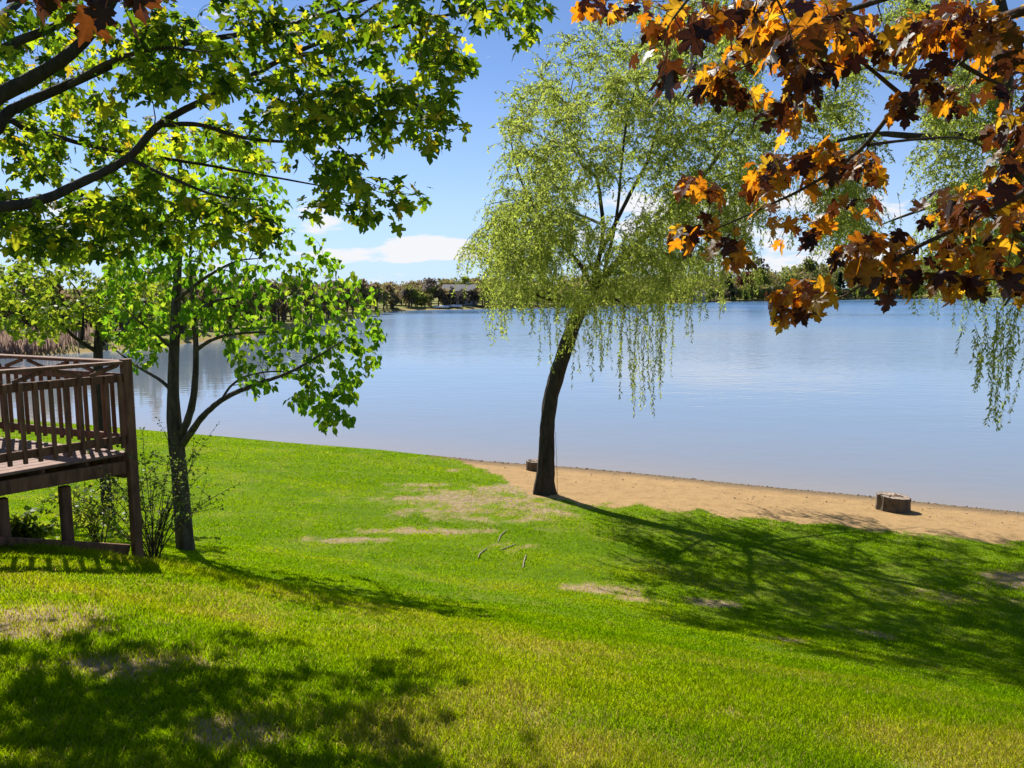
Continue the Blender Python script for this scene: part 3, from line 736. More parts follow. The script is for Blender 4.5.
hang_zone(9, 492, 512, 285, 300, [(492, 330), (502, 352), (512, 325)], 16.1, 17.1, 14)
hang_zone(26, 690, 770, 225, 275, [(690, 320), (715, 330), (740, 310), (770, 290)], 15.9, 19.2, 25)
hang_zone(14, 470, 700, 200, 270, [(470, 300), (700, 310)], 15.5, 19.7, 30)
willow("willow_tree", (wb[0], wb[1], g(wb[0], wb[1])), "leaning weeping willow with dark trunk growing where the lawn meets the sand", W_b and [W_tr] + W_b, 1, WA, strands, r2)

# second willow, trunk leaving the frame on the right
r3 = np.random.default_rng(303)
Dv = 14.5
vx, vy = 11.6, 13.2
vb = np.array([vx, vy, g(vx, vy)])
V_tr = dens_line([vb + [0, 0, -.15], vb + [-.05, 0, .6], P(1085, 330, 13.6), P(1052, 255, 13.9), P(1022, 190, 14.1), P(1004, 130, 14.2), P(1004, 90, 14.3)], [.36, .29, .25, .22, .19, .16, .14], 7)
V_b = [limb_px([(1006, 150, 14.15), (985, 143, 14.0), (962, 136, 13.8), (925, 137, 13.6), (880, 134, 13.4), (842, 140, 13.2), (815, 150, 13.0)], [.10, .085, .075, .06, .045, .03, .012]),
       limb_px([(1004, 95, 14.3), (985, 60, 14.6), (955, 30, 15), (920, 5, 15.3), (880, -10, 15.5), (830, -5, 15.8)], [.11, .09, .07, .055, .04, .015]),
       limb_px([(1004, 90, 14.3), (1010, 50, 14.3), (1000, 0, 14.4), (985, -50, 14.5)], [.12, .10, .08, .03]),
       limb_px([(1004, 100, 14.3), (965, 90, 15.5), (925, 80, 16.5), (880, 70, 17.3), (840, 65, 18)], [.08, .07, .055, .035, .012]),
       limb_px([(1015, 175, 14.1), (985, 190, 14.8), (950, 200, 15.4), (915, 212, 16), (880, 225, 16.5)], [.08, .06, .05, .03, .012]),
       limb_px([(1045, 240, 13.9), (1030, 262, 13.2), (1018, 285, 12.6), (1005, 305, 12.2)], [.07, .05, .035, .015]),
       limb_px([(1030, 205, 14.1), (1070, 160, 13.6), (1120, 120, 13.2), (1180, 100, 13)], [.10, .08, .06, .02])]
VA = np.concatenate([
    sample_region([(800, 60), (840, -20), (930, -60), (1060, -60), (1080, 60), (1070, 240), (1020, 280), (950, 275), (900, 262), (830, 235), (790, 160)], 380, (12.8, 17.6), r3, .44, 9, 60),
    sample_region([(1080, -40), (1180, -20), (1240, 120), (1180, 220), (1090, 180)], 60, (11.5, 15), r3)])
strands = []
def hz3(n, x0, x1, ya, yb, bot, d0, d1, jit):
    for _ in range(n):
        px = x0 + (x1 - x0) * r3.random(); py = ya + (yb - ya) * r3.random(); d = d0 + (d1 - d0) * r3.random()
        a = P(px, py, d); b = P(px, np.interp(px, [q[0] for q in bot], [q[1] for q in bot]) - jit * 1.6 * r3.random() ** 1.5, d)
        strands.append((a, max(.3, a[2] - b[2])))
hz3(34, 985, 1050, 296, 345, [(985, 440), (1000, 425), (1024, 440), (1050, 450)], 11.6, 12.8, 60)
hz3(10, 968, 990, 320, 345, [(968, 378), (990, 395)], 11.7, 12.4, 20)
hz3(26, 860, 1020, 235, 285, [(860, 320), (940, 330), (1020, 330)], 13, 16, 30)
hz3(26, 780, 900, 150, 215, [(780, 250), (900, 275)], 13, 17, 40)
willow("willow_tree", vb, "weeping willow at the right edge with its trunk leaving the picture", [V_tr] + V_b, 1, VA, strands, r3)

# ------------------------------------------------------------------ green maple overhead, trunk outside on the left
r4 = np.random.default_rng(404)
mb = np.array([-6.3, 4.6, 0.]); mb[2] = g(mb[0], mb[1])
Mfork = np.array([-6.0, 4.9, 5.6])
M_tr = dens_line([mb + [0, 0, -.2], mb + [0, 0, .4], mb + [.1, .1, 1.4], Mfork + [-.05, 0, -.7], Mfork, Mfork + [.1, .1, 1.2], Mfork + [.2, .2, 2.8], Mfork + [.4, .2, 4.2]], [.30, .22, .20, .19, .17, .12, .08, .02])
def ml(pts, rr, src=None):
    rr = [v * .74 for v in rr]
    q = [P(*p) for p in pts]
    return dens_line([Mfork + np.array([0, 0, (src or 0)])] + q, rr, 6)
M_b = [ml([(-60, 118, 5.0), (0, 95, 5.1), (62, 60, 5.2), (98, 24, 5.3), (128, -25, 5.4), (170, -80, 5.6)], [.10, .075, .068, .055, .045, .035, .01], .3),
       ml([(-55, 150, 5.2), (12, 110, 5.4), (70, 84, 5.6), (150, 50, 5.8), (230, 36, 6.0), (300, 22, 6.2), (385, -6, 6.4), (460, -15, 6.5)], [.08, .055, .048, .042, .035, .028, .022, .015, .004], .1),
       ml([(-70, 215, 5.0), (30, 203, 5.2), (78, 184, 5.3), (128, 158, 5.4), (163, 122, 5.5), (235, 85, 5.6), (286, 57, 5.7), (332, 36, 5.8), (378, 4, 5.9), (420, -15, 6.)], [.08, .055, .045, .04, .036, .03, .026, .019, .012, .004], -.3),
       ml([(-40, 125, 5.6), (30, 130, 6.0), (100, 148, 6.3), (200, 164, 6.5), (300, 182, 6.6), (370, 195, 6.6)], [.06, .035, .028, .022, .016, .01, .004], 0),
       ml([(-50, 60, 4.6), (20, 40, 4.7), (80, 15, 4.8), (150, -15, 4.9)], [.07, .045, .035, .025, .008], .6),
       ml([(-60, 30, 5.6), (10, 10, 6.2), (35, -30, 6.6), (60, -80, 7)], [.07, .05, .04, .03, .01], .8)]
M_b += [limb_px([(286, 57, 5.7), (330, 50, 5.7), (385, 30, 5.6), (430, 18, 5.5), (490, 10, 5.4), (530, 10, 5.4)], [.018, .015, .012, .009, .006, .003]),
        limb_px([(240, 83, 5.6), (290, 105, 5.5), (340, 115, 5.4), (390, 122, 5.3), (440, 128, 5.2)], [.018, .015, .012, .008, .003]),
        limb_px([(163, 125, 5.5), (200, 125, 5.4), (245, 138, 5.3), (300, 142, 5.2), (360, 138, 5.2)], [.018, .015, .012, .008, .003]),
        limb_px([(128, 158, 5.4), (165, 175, 5.3), (215, 195, 5.2), (260, 200, 5.2)], [.016, .012, .009, .003]),
        limb_px([(70, 85, 5.4), (110, 62, 5.0), (160, 48, 4.8), (205, 52, 4.6)], [.02, .016, .012, .004])]
MA = np.concatenate([
    sample_region([(-60, -60), (560, -60), (545, 12), (450, 22), (300, 30), (120, 40), (-60, 40)], 185, (4.5, 5.6), r4, .22, 21, 45),
    sample_region([(120, 25), (440, 15), (470, 60), (452, 90), (400, 60), (330, 75), (200, 95), (110, 95)], 165, (4.6, 5.8), r4, .30, 22, 40),
    sample_region([(300, 92), (400, 75), (445, 92), (466, 132), (440, 142), (380, 140), (310, 135), (240, 128)], 110, (4.5, 5.4), r4, .20, 23, 40),
    sample_region([(0, 120), (150, 110), (300, 130), (330, 160), (280, 175), (180, 180), (90, 170), (0, 190)], 120, (5.4, 7.7), r4, .34, 24, 40),
    sample_region([(300, 165), (345, 150), (380, 168), (432, 172), (436, 184), (400, 212), (372, 222), (335, 215), (290, 205)], 34, (4.1, 5.3), r4),
    sample_region([(0, 195), (90, 190), (140, 200), (130, 248), (60, 252), (0, 246)], 105, (4.8, 6.2), r4, .15, 26, 40),
    sample_region([(130, 185), (240, 185), (280, 215), (270, 245), (200, 235), (140, 240)], 60, (4.8, 6.2), r4, .30, 26, 40),
    sample_region([(450, -8), (545, -25), (545, 28), (520, 45), (492, 20)], 16, (5.2, 5.6), r4),
    sample_region([(-60, 40), (110, 40), (110, 120), (-60, 120)], 85, (5.4, 7.6), r4)])
# the crown goes on above and left of the picture
MA = np.concatenate([MA, np.stack([-8.0 + 4.6 * r4.random(170), 3.6 + 3.6 * r4.random(170), 8.2 + 2.2 * r4.random(170)], -1)])
tw = grow([M_tr] + M_b, MA, r4, tipr=.0022, rmax=.016, droop=.04, wig=.13)
B, T, NN, PET = twig_leaves(tw, r4, .092, .055, .38, droop=.50, upn=.6, extra_tip=5); kp = r4.random(len(B)) < .97; B, T, NN = B[kp], T[kp], NN[kp]
print("maple leaves", len(B))
make_tree("maple_tree", mb, "maple with yellow-green lobed leaves reaching in over the upper left corner", "tree",
          [M_tr] + M_b, tw, [(MAPLE_MID, B, T, NN, .082 * (.35 + .85 * r4.random(len(B))), M_NORWAY, None)], M_BARK_M)

# ------------------------------------------------------------------ copper-leaved maple, trunk outside on the right
r5 = np.random.default_rng(505)
cb = np.array([3.4, 0.6, 0.]); cb[2] = g(cb[0], cb[1])
Cf = np.array([3.1, 1.2, 5.9])
C_tr = dens_line([cb + [0, 0, -.2], cb + [0, 0, .4], cb + [-.05, .1, 1.2], Cf + [0, 0, -.5], Cf, Cf + [-.1, .1, 1.0], Cf + [-.2, .1, 2.2]], [.24, .17, .155, .145, .12, .08, .02])
def cl(pts, rr, dz=0.):
    return dens_line([Cf + np.array([0, 0, dz])] + [P(*p) for p in pts], rr, 6)
C_b = [cl([(1075, 0, 2.3), (1010, 30, 2.5), (958, 62, 2.65), (905, 98, 2.75), (860, 150, 2.9), (808, 186, 3.0), (745, 216, 3.15), (700, 236, 3.25)], [.024, .015, .013, .011, .009, .0075, .006, .004, .002], .1),
       cl([(1090, 150, 2.4), (1025, 192, 2.6), (965, 224, 2.7), (908, 252, 2.8), (868, 280, 2.9), (838, 298, 3.0), (800, 298, 3.05)], [.022, .014, .012, .009, .007, .0055, .004, .002], -.2),
       cl([(1060, -60, 2.0), (960, -25, 2.3), (880, 0, 2.5), (810, 25, 2.7), (765, 55, 2.9), (715, 82, 3.0)], [.024, .014, .012, .009, .007, .004, .002], .3),
       cl([(1080, 215, 2.3), (1040, 250, 2.5), (1005, 275, 2.6), (975, 282, 2.7)], [.018, .011, .009, .005, .002], -.3),
       cl([(1000, -190, 1.6), (850, -150, 1.6), (740, -70, 1.7), (695, -10, 1.75), (672, 20, 1.78)], [.022, .013, .010, .007, .004, .002], .5),
       cl([(900, -420, 1.3), (500, -420, 1.3), (200, -260, 1.35), (130, -100, 1.4), (112, -30, 1.42)], [.022, .014, .012, .009, .005, .002], .7),
       limb_px([(958, 62, 2.65), (990, 80, 2.7), (1020, 90, 2.8)], [.008, .006, .002]),
       limb_px([(905, 98, 2.75), (860, 60, 2.8), (835, 40, 2.9)], [.008, .006, .002]),
       limb_px([(868, 145, 2.9), (910, 140, 3.1), (960, 138, 3.3), (990, 150, 3.4)], [.007, .005, .004, .002])]
def cc(px, py, rr, n, d0, d1):
    out = []
    for _ in range(n):
        a = r5.random() * 2 * PI; q = rr * math.sqrt(r5.random())
        out.append(P(px + math.cos(a) * q, py + math.sin(a) * q * .75, d0 + (d1 - d0) * r5.random()))
    return out
CA = []
for args in [(712, 82, 24, 8, 2.9, 3.2), (735, 62, 20, 6, 2.8, 3.2), (750, 35, 22, 6, 2.6, 3.0), (775, 12, 30, 8, 2.2, 2.9), (820, 15, 32, 9, 2.2, 2.9), (790, 40, 22, 6, 2.5, 3.0),
             (800, 62, 22, 6, 2.6, 3.0), (785, 105, 24, 7, 2.8, 3.2), (850, 25, 25, 6, 2.3, 2.8), (895, 22, 28, 9, 2.4, 2.8), (905, 98, 6, 1, 2.45, 2.5), (880, 45, 22, 6, 2.4, 2.8),
             (930, 40, 30, 9, 2.4, 2.9), (965, 15, 32, 10, 2.3, 2.8), (1000, 25, 30, 10, 2.3, 2.8), (1005, 75, 26, 8, 2.5, 2.9), (960, 85, 18, 4, 2.6, 3.), (940, 70, 20, 4, 2.6, 2.9), (1015, 120, 18, 5, 2.6, 2.9),
             (700, 190, 24, 5, 3.0, 3.4), (755, 172, 26, 8, 2.9, 3.3), (790, 170, 24, 6, 2.9, 3.2), (820, 160, 18, 5, 2.9, 3.2), (850, 155, 20, 7, 2.8, 3.1), (868, 162, 12, 3, 2.8, 3.),
             (720, 232, 20, 5, 3.1, 3.4), (735, 250, 12, 3, 3.1, 3.4), (680, 228, 16, 3, 3.1, 3.4), (780, 215, 18, 4, 3.0, 3.2), (805, 222, 12, 2, 3., 3.2), (842, 208, 16, 4, 2.9, 3.2), (860, 205, 10, 2, 2.9, 3.1),
             (935, 205, 24, 6, 2.55, 2.85), (965, 205, 22, 5, 2.5, 2.8), (1005, 200, 22, 6, 2.4, 2.8), (1000, 165, 18, 4, 2.4, 2.8), (1015, 150, 14, 3, 2.5, 2.8), (880, 240, 20, 6, 2.7, 3.), (860, 252, 18, 5, 2.7, 3.),
             (892, 268, 20, 6, 2.7, 3.0), (910, 250, 16, 4, 2.7, 2.9), (798, 294, 18, 6, 2.95, 3.2), (820, 292, 12, 4, 2.95, 3.1), (780, 300, 10, 3, 3.0, 3.15), (950, 240, 16, 4, 2.6, 2.9),
             (945, 278, 20, 7, 2.6, 2.9), (970, 275, 14, 3, 2.6, 2.8), (1012, 272, 16, 5, 2.4, 2.7), (1030, 262, 16, 4, 2.4, 2.7), (985, 240, 14, 2, 2.5, 2.8),
             (655, 45, 8, 1, 1.75, 1.8), (682, 30, 8, 1, 1.75, 1.8), (790, 25, 20, 3, 1.8, 2.1), (112, -12, 8, 1, 1.5, 1.55), (45, -22, 12, 1, 1.5, 1.6), (640, -5, 20, 3, 2.4, 2.9), (580, -4, 16, 2, 2.6, 2.9),
             (700, 5, 20, 4, 2.4, 2.8), (670, 20, 14, 2, 2.6, 2.9), (735, 5, 20, 4, 2.2, 2.8)]:
    CA += cc(args[0], args[1], args[2] * .9, max(1, round(args[3] * .62)), *args[4:])
CA = np.array(CA)
CA = np.concatenate([CA, np.array([P(1050 + 330 * r5.random(), -160 + 460 * r5.random(), 1.7 + .9 * r5.random()) for _ in range(46)])])
CA = np.concatenate([CA, np.stack([-1.5 + 5.5 * r5.random(120), -1.0 + 2.6 * r5.random(120), 7.2 + 2.2 * r5.random(120)], -1)])
tw = grow([C_tr] + C_b, CA, r5, tipr=.0014, rmax=.007, droop=.03, wig=.12)
B, T, NN, PET = twig_leaves(tw, r5, .05, .045, .80, droop=.66, upn=.4, extra_tip=5); kp = r5.random(len(B)) < .84; B, T, NN = B[kp], T[kp], NN[kp]; PET = [q for q, k_ in zip(PET, kp) if k_]
TI = r5.random(len(B)); TI = np.where(B[:, 1] < 1.95, TI * .33, TI)          # the nearest sprigs carry the darkest leaves
# petioles
root = make_tree("copper_maple_tree", cb, "maple with orange and dark purple leaves hanging in over the upper right corner", "tree",
                 [C_tr] + C_b, tw, [(MAPLE_BIG, B, T, NN, .063 * (.45 + .9 * r5.random(len(B))), M_CRIM, None)], M_BARK_C, twig_sides=5, tint=TI)
t = Tubes()
for a, b in PET: t.add([a, (np.array(a) + b) / 2 + [0, 0, .004], b], [.0012, .001, .001], 3)
t.build("leaf_stalks", simple_mat("leaf_stalk", (.20, .05, .03), (.30, .10, .05), 8), root, cb)
print("copper leaves", len(B))

# ------------------------------------------------------------------ small trees and shrubs by the deck
def pt(px, py, d): return P(px, py, d)
r6 = np.random.default_rng(606)
Dt = 15.0
ub = P(100, 400, Dt); ub = np.array([ub[0], ub[1], g(ub[0], ub[1])])
U_tr = dens_line([ub + [0, 0, -.1], ub + [0, 0, .5], P(99, 400, Dt), P(98, 365, Dt), P(98, 345, Dt), P(100, 310, Dt), P(98, 280, Dt)], [.12, .095, .09, .085, .08, .045, .01])
U_b = [limb_px([(98, 352, Dt), (86, 345, Dt-.2), (72, 335, Dt-.4), (60, 322, Dt-.5), (30, 305, Dt-.8)], [.05, .04, .03, .02, .006]),
       limb_px([(98, 348, Dt), (110, 338, Dt+.2), (122, 332, Dt+.3), (140, 318, Dt+.5)], [.05, .035, .025, .006]),
       limb_px([(82, 340, Dt-.2), (83, 320, Dt), (80, 295, Dt+.2), (60, 270, Dt+.4)], [.03, .025, .018, .005]),
       limb_px([(98, 320, Dt), (125, 295, Dt-.5), (145, 275, Dt-.8)], [.03, .02, .005])]
UA = sample_region([(-30, 270), (20, 250), (100, 240), (165, 265), (178, 310), (165, 345), (135, 352), (100, 335), (60, 330), (45, 350), (-10, 325)], 420, (13.4, 16.6), r6, .34, 31, 36)
tw = grow([U_tr] + U_b, UA, r6, tipr=.003, rmax=.016)
B, T, NN, _ = twig_leaves(tw, r6, .09, .04, .2, droop=.4, upn=.4, extra_tip=4)
make_tree("broadleaf_tree", ub, "small forked tree with lime green leaves growing just behind the deck", "tree", [U_tr] + U_b, tw,
          [(HEART, B, T, NN, .095 * (.5 + .8 * r6.random(len(B))), M_YOUNG, None)], M_BARK_M)

def shrub(name, base, label, n, h, spread, leafsize, step, mat, r_, arch=.3, cat="shrub", group=None):
    base = np.array([base[0], base[1], g(base[0], base[1])])
    root = empty(name, base, label, cat, group)
    stems = []
    for k in range(n):
        a = r_.random() * 2 * PI; s = spread * math.sqrt(r_.random()); hh = h * (.55 + .45 * r_.random())
        u = np.linspace(0, 1, 8)[:, None]; dr = np.array([math.cos(a), math.sin(a), 0])
        p = base + dr * .06 * r_.random() + dr * s * u ** 1.3 + np.array([0, 0, 1.]) * hh * (u - arch * u ** 3 * .5) + np.cumsum(r_.normal(0, .012, (8, 3)), axis=0)
        p[0, 2] = base[2] - .03
        stems.append((p, np.linspace(.008, .002, 8)))
        for q in range(4):
            i = r_.integers(2, 7); d2 = unit(r_.normal(0, 1, 3) + np.array([0, 0, .6])); L = hh * (.15 + .3 * r_.random())
            u2 = np.linspace(0, 1, 5)[:, None]
            stems.append((p[i] + d2 * L * u2 + r_.normal(0, .01, (5, 3)), np.linspace(.004, .0015, 5)))
    t = Tubes()
    for p, rr in stems: t.add(p, rr, 4)
    t.build("stems", M_BARK_C, root, base)
    B, T, NN, _ = twig_leaves(stems, r_, step, .012, .35, droop=.15, upn=.5, extra_tip=2)
    leaves_mesh("foliage", HEART, B, T, NN, leafsize * (.5 + .8 * r_.random(len(B))), mat, root, base)
    return root
q = P(152, 540, 8.7)
shrub("leafy_shrub", (q[0], q[1]), "sparse twiggy shrub with tiny new leaves between deck corner post and young tree", 24, 1.75, 1.05, .030, .075, M_SHRUB, np.random.default_rng(71))
q = P(100, 540, 9.6)
shrub("leafy_shrub", (q[0], q[1]), "pale green shrub with rounded leaves seen under the deck", 16, 1.15, .6, .05, .09, M_YOUNG, np.random.default_rng(72))
for (px, d, lab) in [(12, 8.6, "low clump of lime leaves under the deck nearest the left edge"), (34, 8.7, "low clump of lime leaves under the deck beside a flat stone")]:
    q = P(px, 540, d)
    shrub("leafy_plant", (q[0], q[1]), lab, 9, .34, .22, .075, .05, M_YOUNG, np.random.default_rng(73 + px), cat="plant", group="leafy plants under the deck")

# ------------------------------------------------------------------ DECK
Nc = P(128, 452, 8.2)                                     # front right corner at floor level
zf = Nc[2]
da = np.array([-.60, -.80, 0.]); db = np.array([-.92, .39, 0.])      # along the front, away from the viewer
LA, LB = 3.4, 2.7
deck = empty("wooden_deck", (Nc[0], Nc[1], g(Nc[0], Nc[1])), "raised brown wooden deck with slatted railing at the left edge", "deck")
dk0 = np.array([Nc[0], Nc[1], g(Nc[0], Nc[1])])
def D(a, b, z): return np.array([Nc[0], Nc[1], 0]) + da * a + db * b + np.array([0, 0, z]) - dk0
def part(name, mat, *beams):
    m = MB()
    for (p, q, w, h, *u) in beams: m.beam(p, q, w, h, *(u[:1] or [(0, 0, 1)]))
    return m.build(name, mat, deck)
zr = zf + .98
up0 = (0, 0, 1)
def gz(a, b):
    p = np.array([Nc[0], Nc[1]]) + da[:2] * a + db[:2] * b
    return g(p[0], p[1])
# floor boards run along the front
m = MB(); k = 0; b = .0
while b < LB - .01:
    m.beam(D(-.02, b + .069, zf - .016), D(LA, b + .069, zf - .016), .138, .032); b += .1445
m.build("floor", M_FLOOR, deck)
part("fascia", M_WOOD, (D(.05, -.022, zf - .155), D(LA, -.022, zf - .108), .038, .14))
part("fascia", M_WOOD, (D(-.045, .05, zf - .155), D(-.045, LB, zf - .108), .038, .14))
part("fascia", M_WOOD, (D(.05, LB + .022, zf - .155), D(LA, LB + .022, zf - .108), .038, .14))
part("beam", M_WOOD, (D(.02, .02, zf - .16), D(.02, LB - .02, zf - .16), .05, .25))
for a in (.42, .84, 1.26, 1.68, 2.1, 2.52, 2.94): part("joist", M_WOOD, (D(a, .02, zf - .13), D(a, LB - .02, zf - .13), .038, .18))
# posts
W = .095
def post(a, b, top): 
    m = MB(); m.beam(D(a, b, gz(a, b) - .12), D(a, b, top), W, W, tuple(da), .008); return m.build("post", M_WOOD, deck)
post(.0, -.05, zr + .035); post(-.0, LB + .06, zr + .035); post(1.75, -.052 - .04, zr - .02) if False else None
post(LA - .05, -.09, zr - .02); post(.06, LB * .5 + .02, zf - .275) if False else None
post(.58, .14, zf - .275); post(1.16, .14, zf - .275); post(2.3, .14, zf - .275); post(1.6, LB - .25, zf - .275); post(3.0, LB - .25, zf - .275)
# kick board along the ground under the front edge
for a0, a1 in ((.06, 1.7), (1.702, LA)):
    part("ground_board", M_WOOD, (D(a0, .02, gz(a0, 0) + .07), D(a1, .02, gz(a1, 0) + .07), .05, .19))
# railing: front, side, back
def railing(p0, p1, n, out, lead):
    """p0,p1: plan coords (a,b)"""
    a0, b0 = p0; a1, b1 = p1; o = np.array(out)
    f = lambda t, z, off=0.: D(a0 + (a1 - a0) * t, b0 + (b1 - b0) * t, z) + o * off
    part("top_rail", M_WOOD, (f(0, zr), f(1, zr), .12, .034))
    part("upper_rail", M_WOOD, (f(0, zr - .165, -.0), f(1, zr - .165, -.0), .036, .085))
    part("lower_rail", M_WOOD, (f(0, zf + .155, -.0), f(1, zf + .155, -.0), .036, .085))
    for i in range(n):
        t = (i + lead) / n
        m = MB(); m.beam(f(t, zf + .07, .037), f(t, zr - .125, .037), .036, .036, tuple(da), .003); m.build("baluster", M_WOOD, deck)
    L = math.hypot(a1 - a0, b1 - b0); k = max(2, int(L / .34))
    m = MB()
    for i in range(k):
        t0, t1 = (i + .12) / k, (i + .88) / k
        z0, z1 = (zr - .115, zr - .03) if i % 2 else (zr - .03, zr - .115)
        m.beam(f(t0, z0), f(t1, z1), .022, .040)
    m.build("rail_brace", M_WOOD, deck)
railing((.05, -.045), (LA - .1, -.045), 24, -db, .4)
railing((-.0, .02), (-.0, LB), 19, -da, .5)
railing((.06, LB + .02), (LA - .1, LB + .02), 23, db, .5)
# bench standing on the deck against the back railing
bench = empty("deck_bench", D(1.2, 1.9, zf) + dk0, "weathered slatted wooden bench standing on the deck behind the railing", "bench")
def BD(a, b, z): return D(a, b, zf + z) - D(1.2, 1.9, zf)
m = MB()
for j in range(3): m.beam(BD(.45, 1.72 + .13 * j, .43), BD(1.95, 1.72 + .13 * j, .43), .12, .035)
m.build("seat", M_FLOOR, bench)
for a in (.62, 1.78):
    for b in (1.76, 1.94):
        m = MB(); m.beam(BD(a, b, .003), BD(a, b, .41), .085, .085, tuple(da)); m.build("leg", M_WOOD, bench)
m = MB(); m.beam(BD(.6, 1.85, .37), BD(1.8, 1.85, .37), .04, .06); m.build("seat_rail", M_WOOD, bench)

# flat stones under the deck
M_STONE = simple_mat("field_stone", (.32, .26, .22), (.52, .45, .40), 7, .9, (1, 1, 1), .5)
def rock(name, c, rx, ry, rz, label, seed, grp=None):
    r_ = np.random.default_rng(seed)
    import bmesh
    bm = bmesh.new(); bmesh.ops.create_icosphere(bm, subdivisions=3, radius=1)
    for v in bm.verts:
        n = float(fbm(np.array([v.co.x * 1.6 + 5 * v.co.z]), np.array([v.co.y * 1.6 + seed]), seed, 3)[0])
        k = .8 + .45 * n; z = max(-.6, min(.75, v.co.z))
        v.co = (v.co.x * rx * k, v.co.y * ry * k, z * rz)
    me = bpy.data.meshes.new(name); bm.to_mesh(me); bm.free()
    me.polygons.foreach_set("use_smooth", [True] * len(me.polygons))
    o = link_mesh(name, me, M_STONE); o.location = (c[0], c[1], g(c[0], c[1]) + rz * .35)
    return tag(o, label, "stone", grp)
q = P(48, 535, 8.35); rock("flat_stone", q, .16, .12, .05, "pinkish flat stone under the deck left of the inner post", 3, "flat stones under the deck")
q = P(69, 538, 8.4); rock("flat_stone", q, .14, .11, .04, "pale flat stone under the deck right of the inner post", 8, "flat stones under the deck")

# ------------------------------------------------------------------ stumps on the sand
def stump_mats():
    m, nt, nd, lk = new_mat("cut_wood")
    tc = N(nt, "ShaderNodeTexCoord")
    w = N(nt, "ShaderNodeTexWave", wave_type='RINGS', rings_direction='Z'); w.inputs["Scale"].default_value = 9; w.inputs["Distortion"].default_value = 2.5; w.inputs["Detail"].default_value = 3
    n = N(nt, "ShaderNodeTexNoise"); n.inputs["Scale"].default_value = 9; n.inputs["Detail"].default_value = 6
    lk.new(tc.outputs["Object"], w.inputs["Vector"]); lk.new(tc.outputs["Object"], n.inputs["Vector"])
    a = N(nt, "ShaderNodeMath", operation='MULTIPLY_ADD'); lk.new(w.outputs["Fac"], a.inputs[0]); a.inputs[1].default_value = .3; lk.new(n.outputs[0], a.inputs[2])
    c = ramp(nt, a.outputs[0], [(.35, (.12, .085, .06)), (.6, (.30, .22, .16)), (.9, (.46, .37, .28))])
    p = N(nt, "ShaderNodeBsdfPrincipled"); p.inputs["Roughness"].default_value = .9; lk.new(c, p.inputs["Base Color"])
    out = N(nt, "ShaderNodeOutputMaterial"); lk.new(p.outputs[0], out.inputs[0])
    return m
M_CUT = stump_mats()
M_BARK_S = bark_mat("stump_bark", (.05, .038, .028), (.20, .155, .11), 10, .35, .9)
def stump(c, r0, h, label, seed, tilt=(0, 0)):
    r_ = np.random.default_rng(seed); base = np.array([c[0], c[1], g(c[0], c[1])])
    root = empty("tree_stump", base, label, "stump")
    n = 48; ang = np.arange(n) * 2 * PI / n; prof = 1 + .10 * (fbm(np.cos(ang) * 1.5 + seed, np.sin(ang) * 1.5, seed, 3) - .5) * 2
    rib = 1 + .035 * np.sin(ang * 11 + r_.random() * 6) + .03 * r_.normal(0, 1, n) * .5
    zs = np.array([-.08, 0, .08, .3, .6, .9, 1.0]) * h; ks = [1.06, 1.05, 1.02, 1.0, .99, 1.0, .985]
    top = lambda x, y, z: z + (tilt[0] * x + tilt[1] * y) * (z / h)
    V = []
    for z, k in zip(zs, ks):
        for a, p_, rb in zip(ang, prof, rib):
            x, y = math.cos(a) * r0 * p_ * rb * k, math.sin(a) * r0 * p_ * rb * k * .92; V.append((x, y, top(x, y, max(z, 0)) if z > 0 else z))
    Fs = [(j * n + i, j * n + (i + 1) % n, (j + 1) * n + (i + 1) % n, (j + 1) * n + i) for j in range(len(zs) - 1) for i in range(n)]
    me = bpy.data.meshes.new("bark"); me.from_pydata(V, [], Fs); me.update(); link_mesh("bark", me, M_BARK_S, root)
    V2 = []; F2 = []
    rings = [.985, .75, .5, .25]
    for kk, k in enumerate(rings):
        for a, p_, rb in zip(ang, prof, rib):
            x, y = math.cos(a) * r0 * p_ * rb * k * .985, math.sin(a) * r0 * p_ * rb * k * .92 * .985
            V2.append((x, y, top(x, y, h) - .002 - .02 * (1 - k) + .012 * float(r_.normal()) * (kk > 0)))
    V2.append((0, 0, h - .02))
    F2 = [(j * n + i, (j + 1) * n + i, (j + 1) * n + (i + 1) % n, j * n + (i + 1) % n)[::-1] for j in range(3) for i in range(n)] + [(3 * n + i, 3 * n + (i + 1) % n, 4 * n) for i in range(n)]
    me = bpy.data.meshes.new("cut_top"); me.from_pydata(V2, [], F2); me.update(); link_mesh("cut_top", me, M_CUT, root)
    return root
q = ground_hit(893, 510); stump(q, .35, .33, "short wide weathered stump on the open sand at right", 5, (-.07, 0))
q = ground_hit(535.5, 470); stump(q, .25, .26, "small brown stump on the sand half hidden behind the willow trunk", 9)

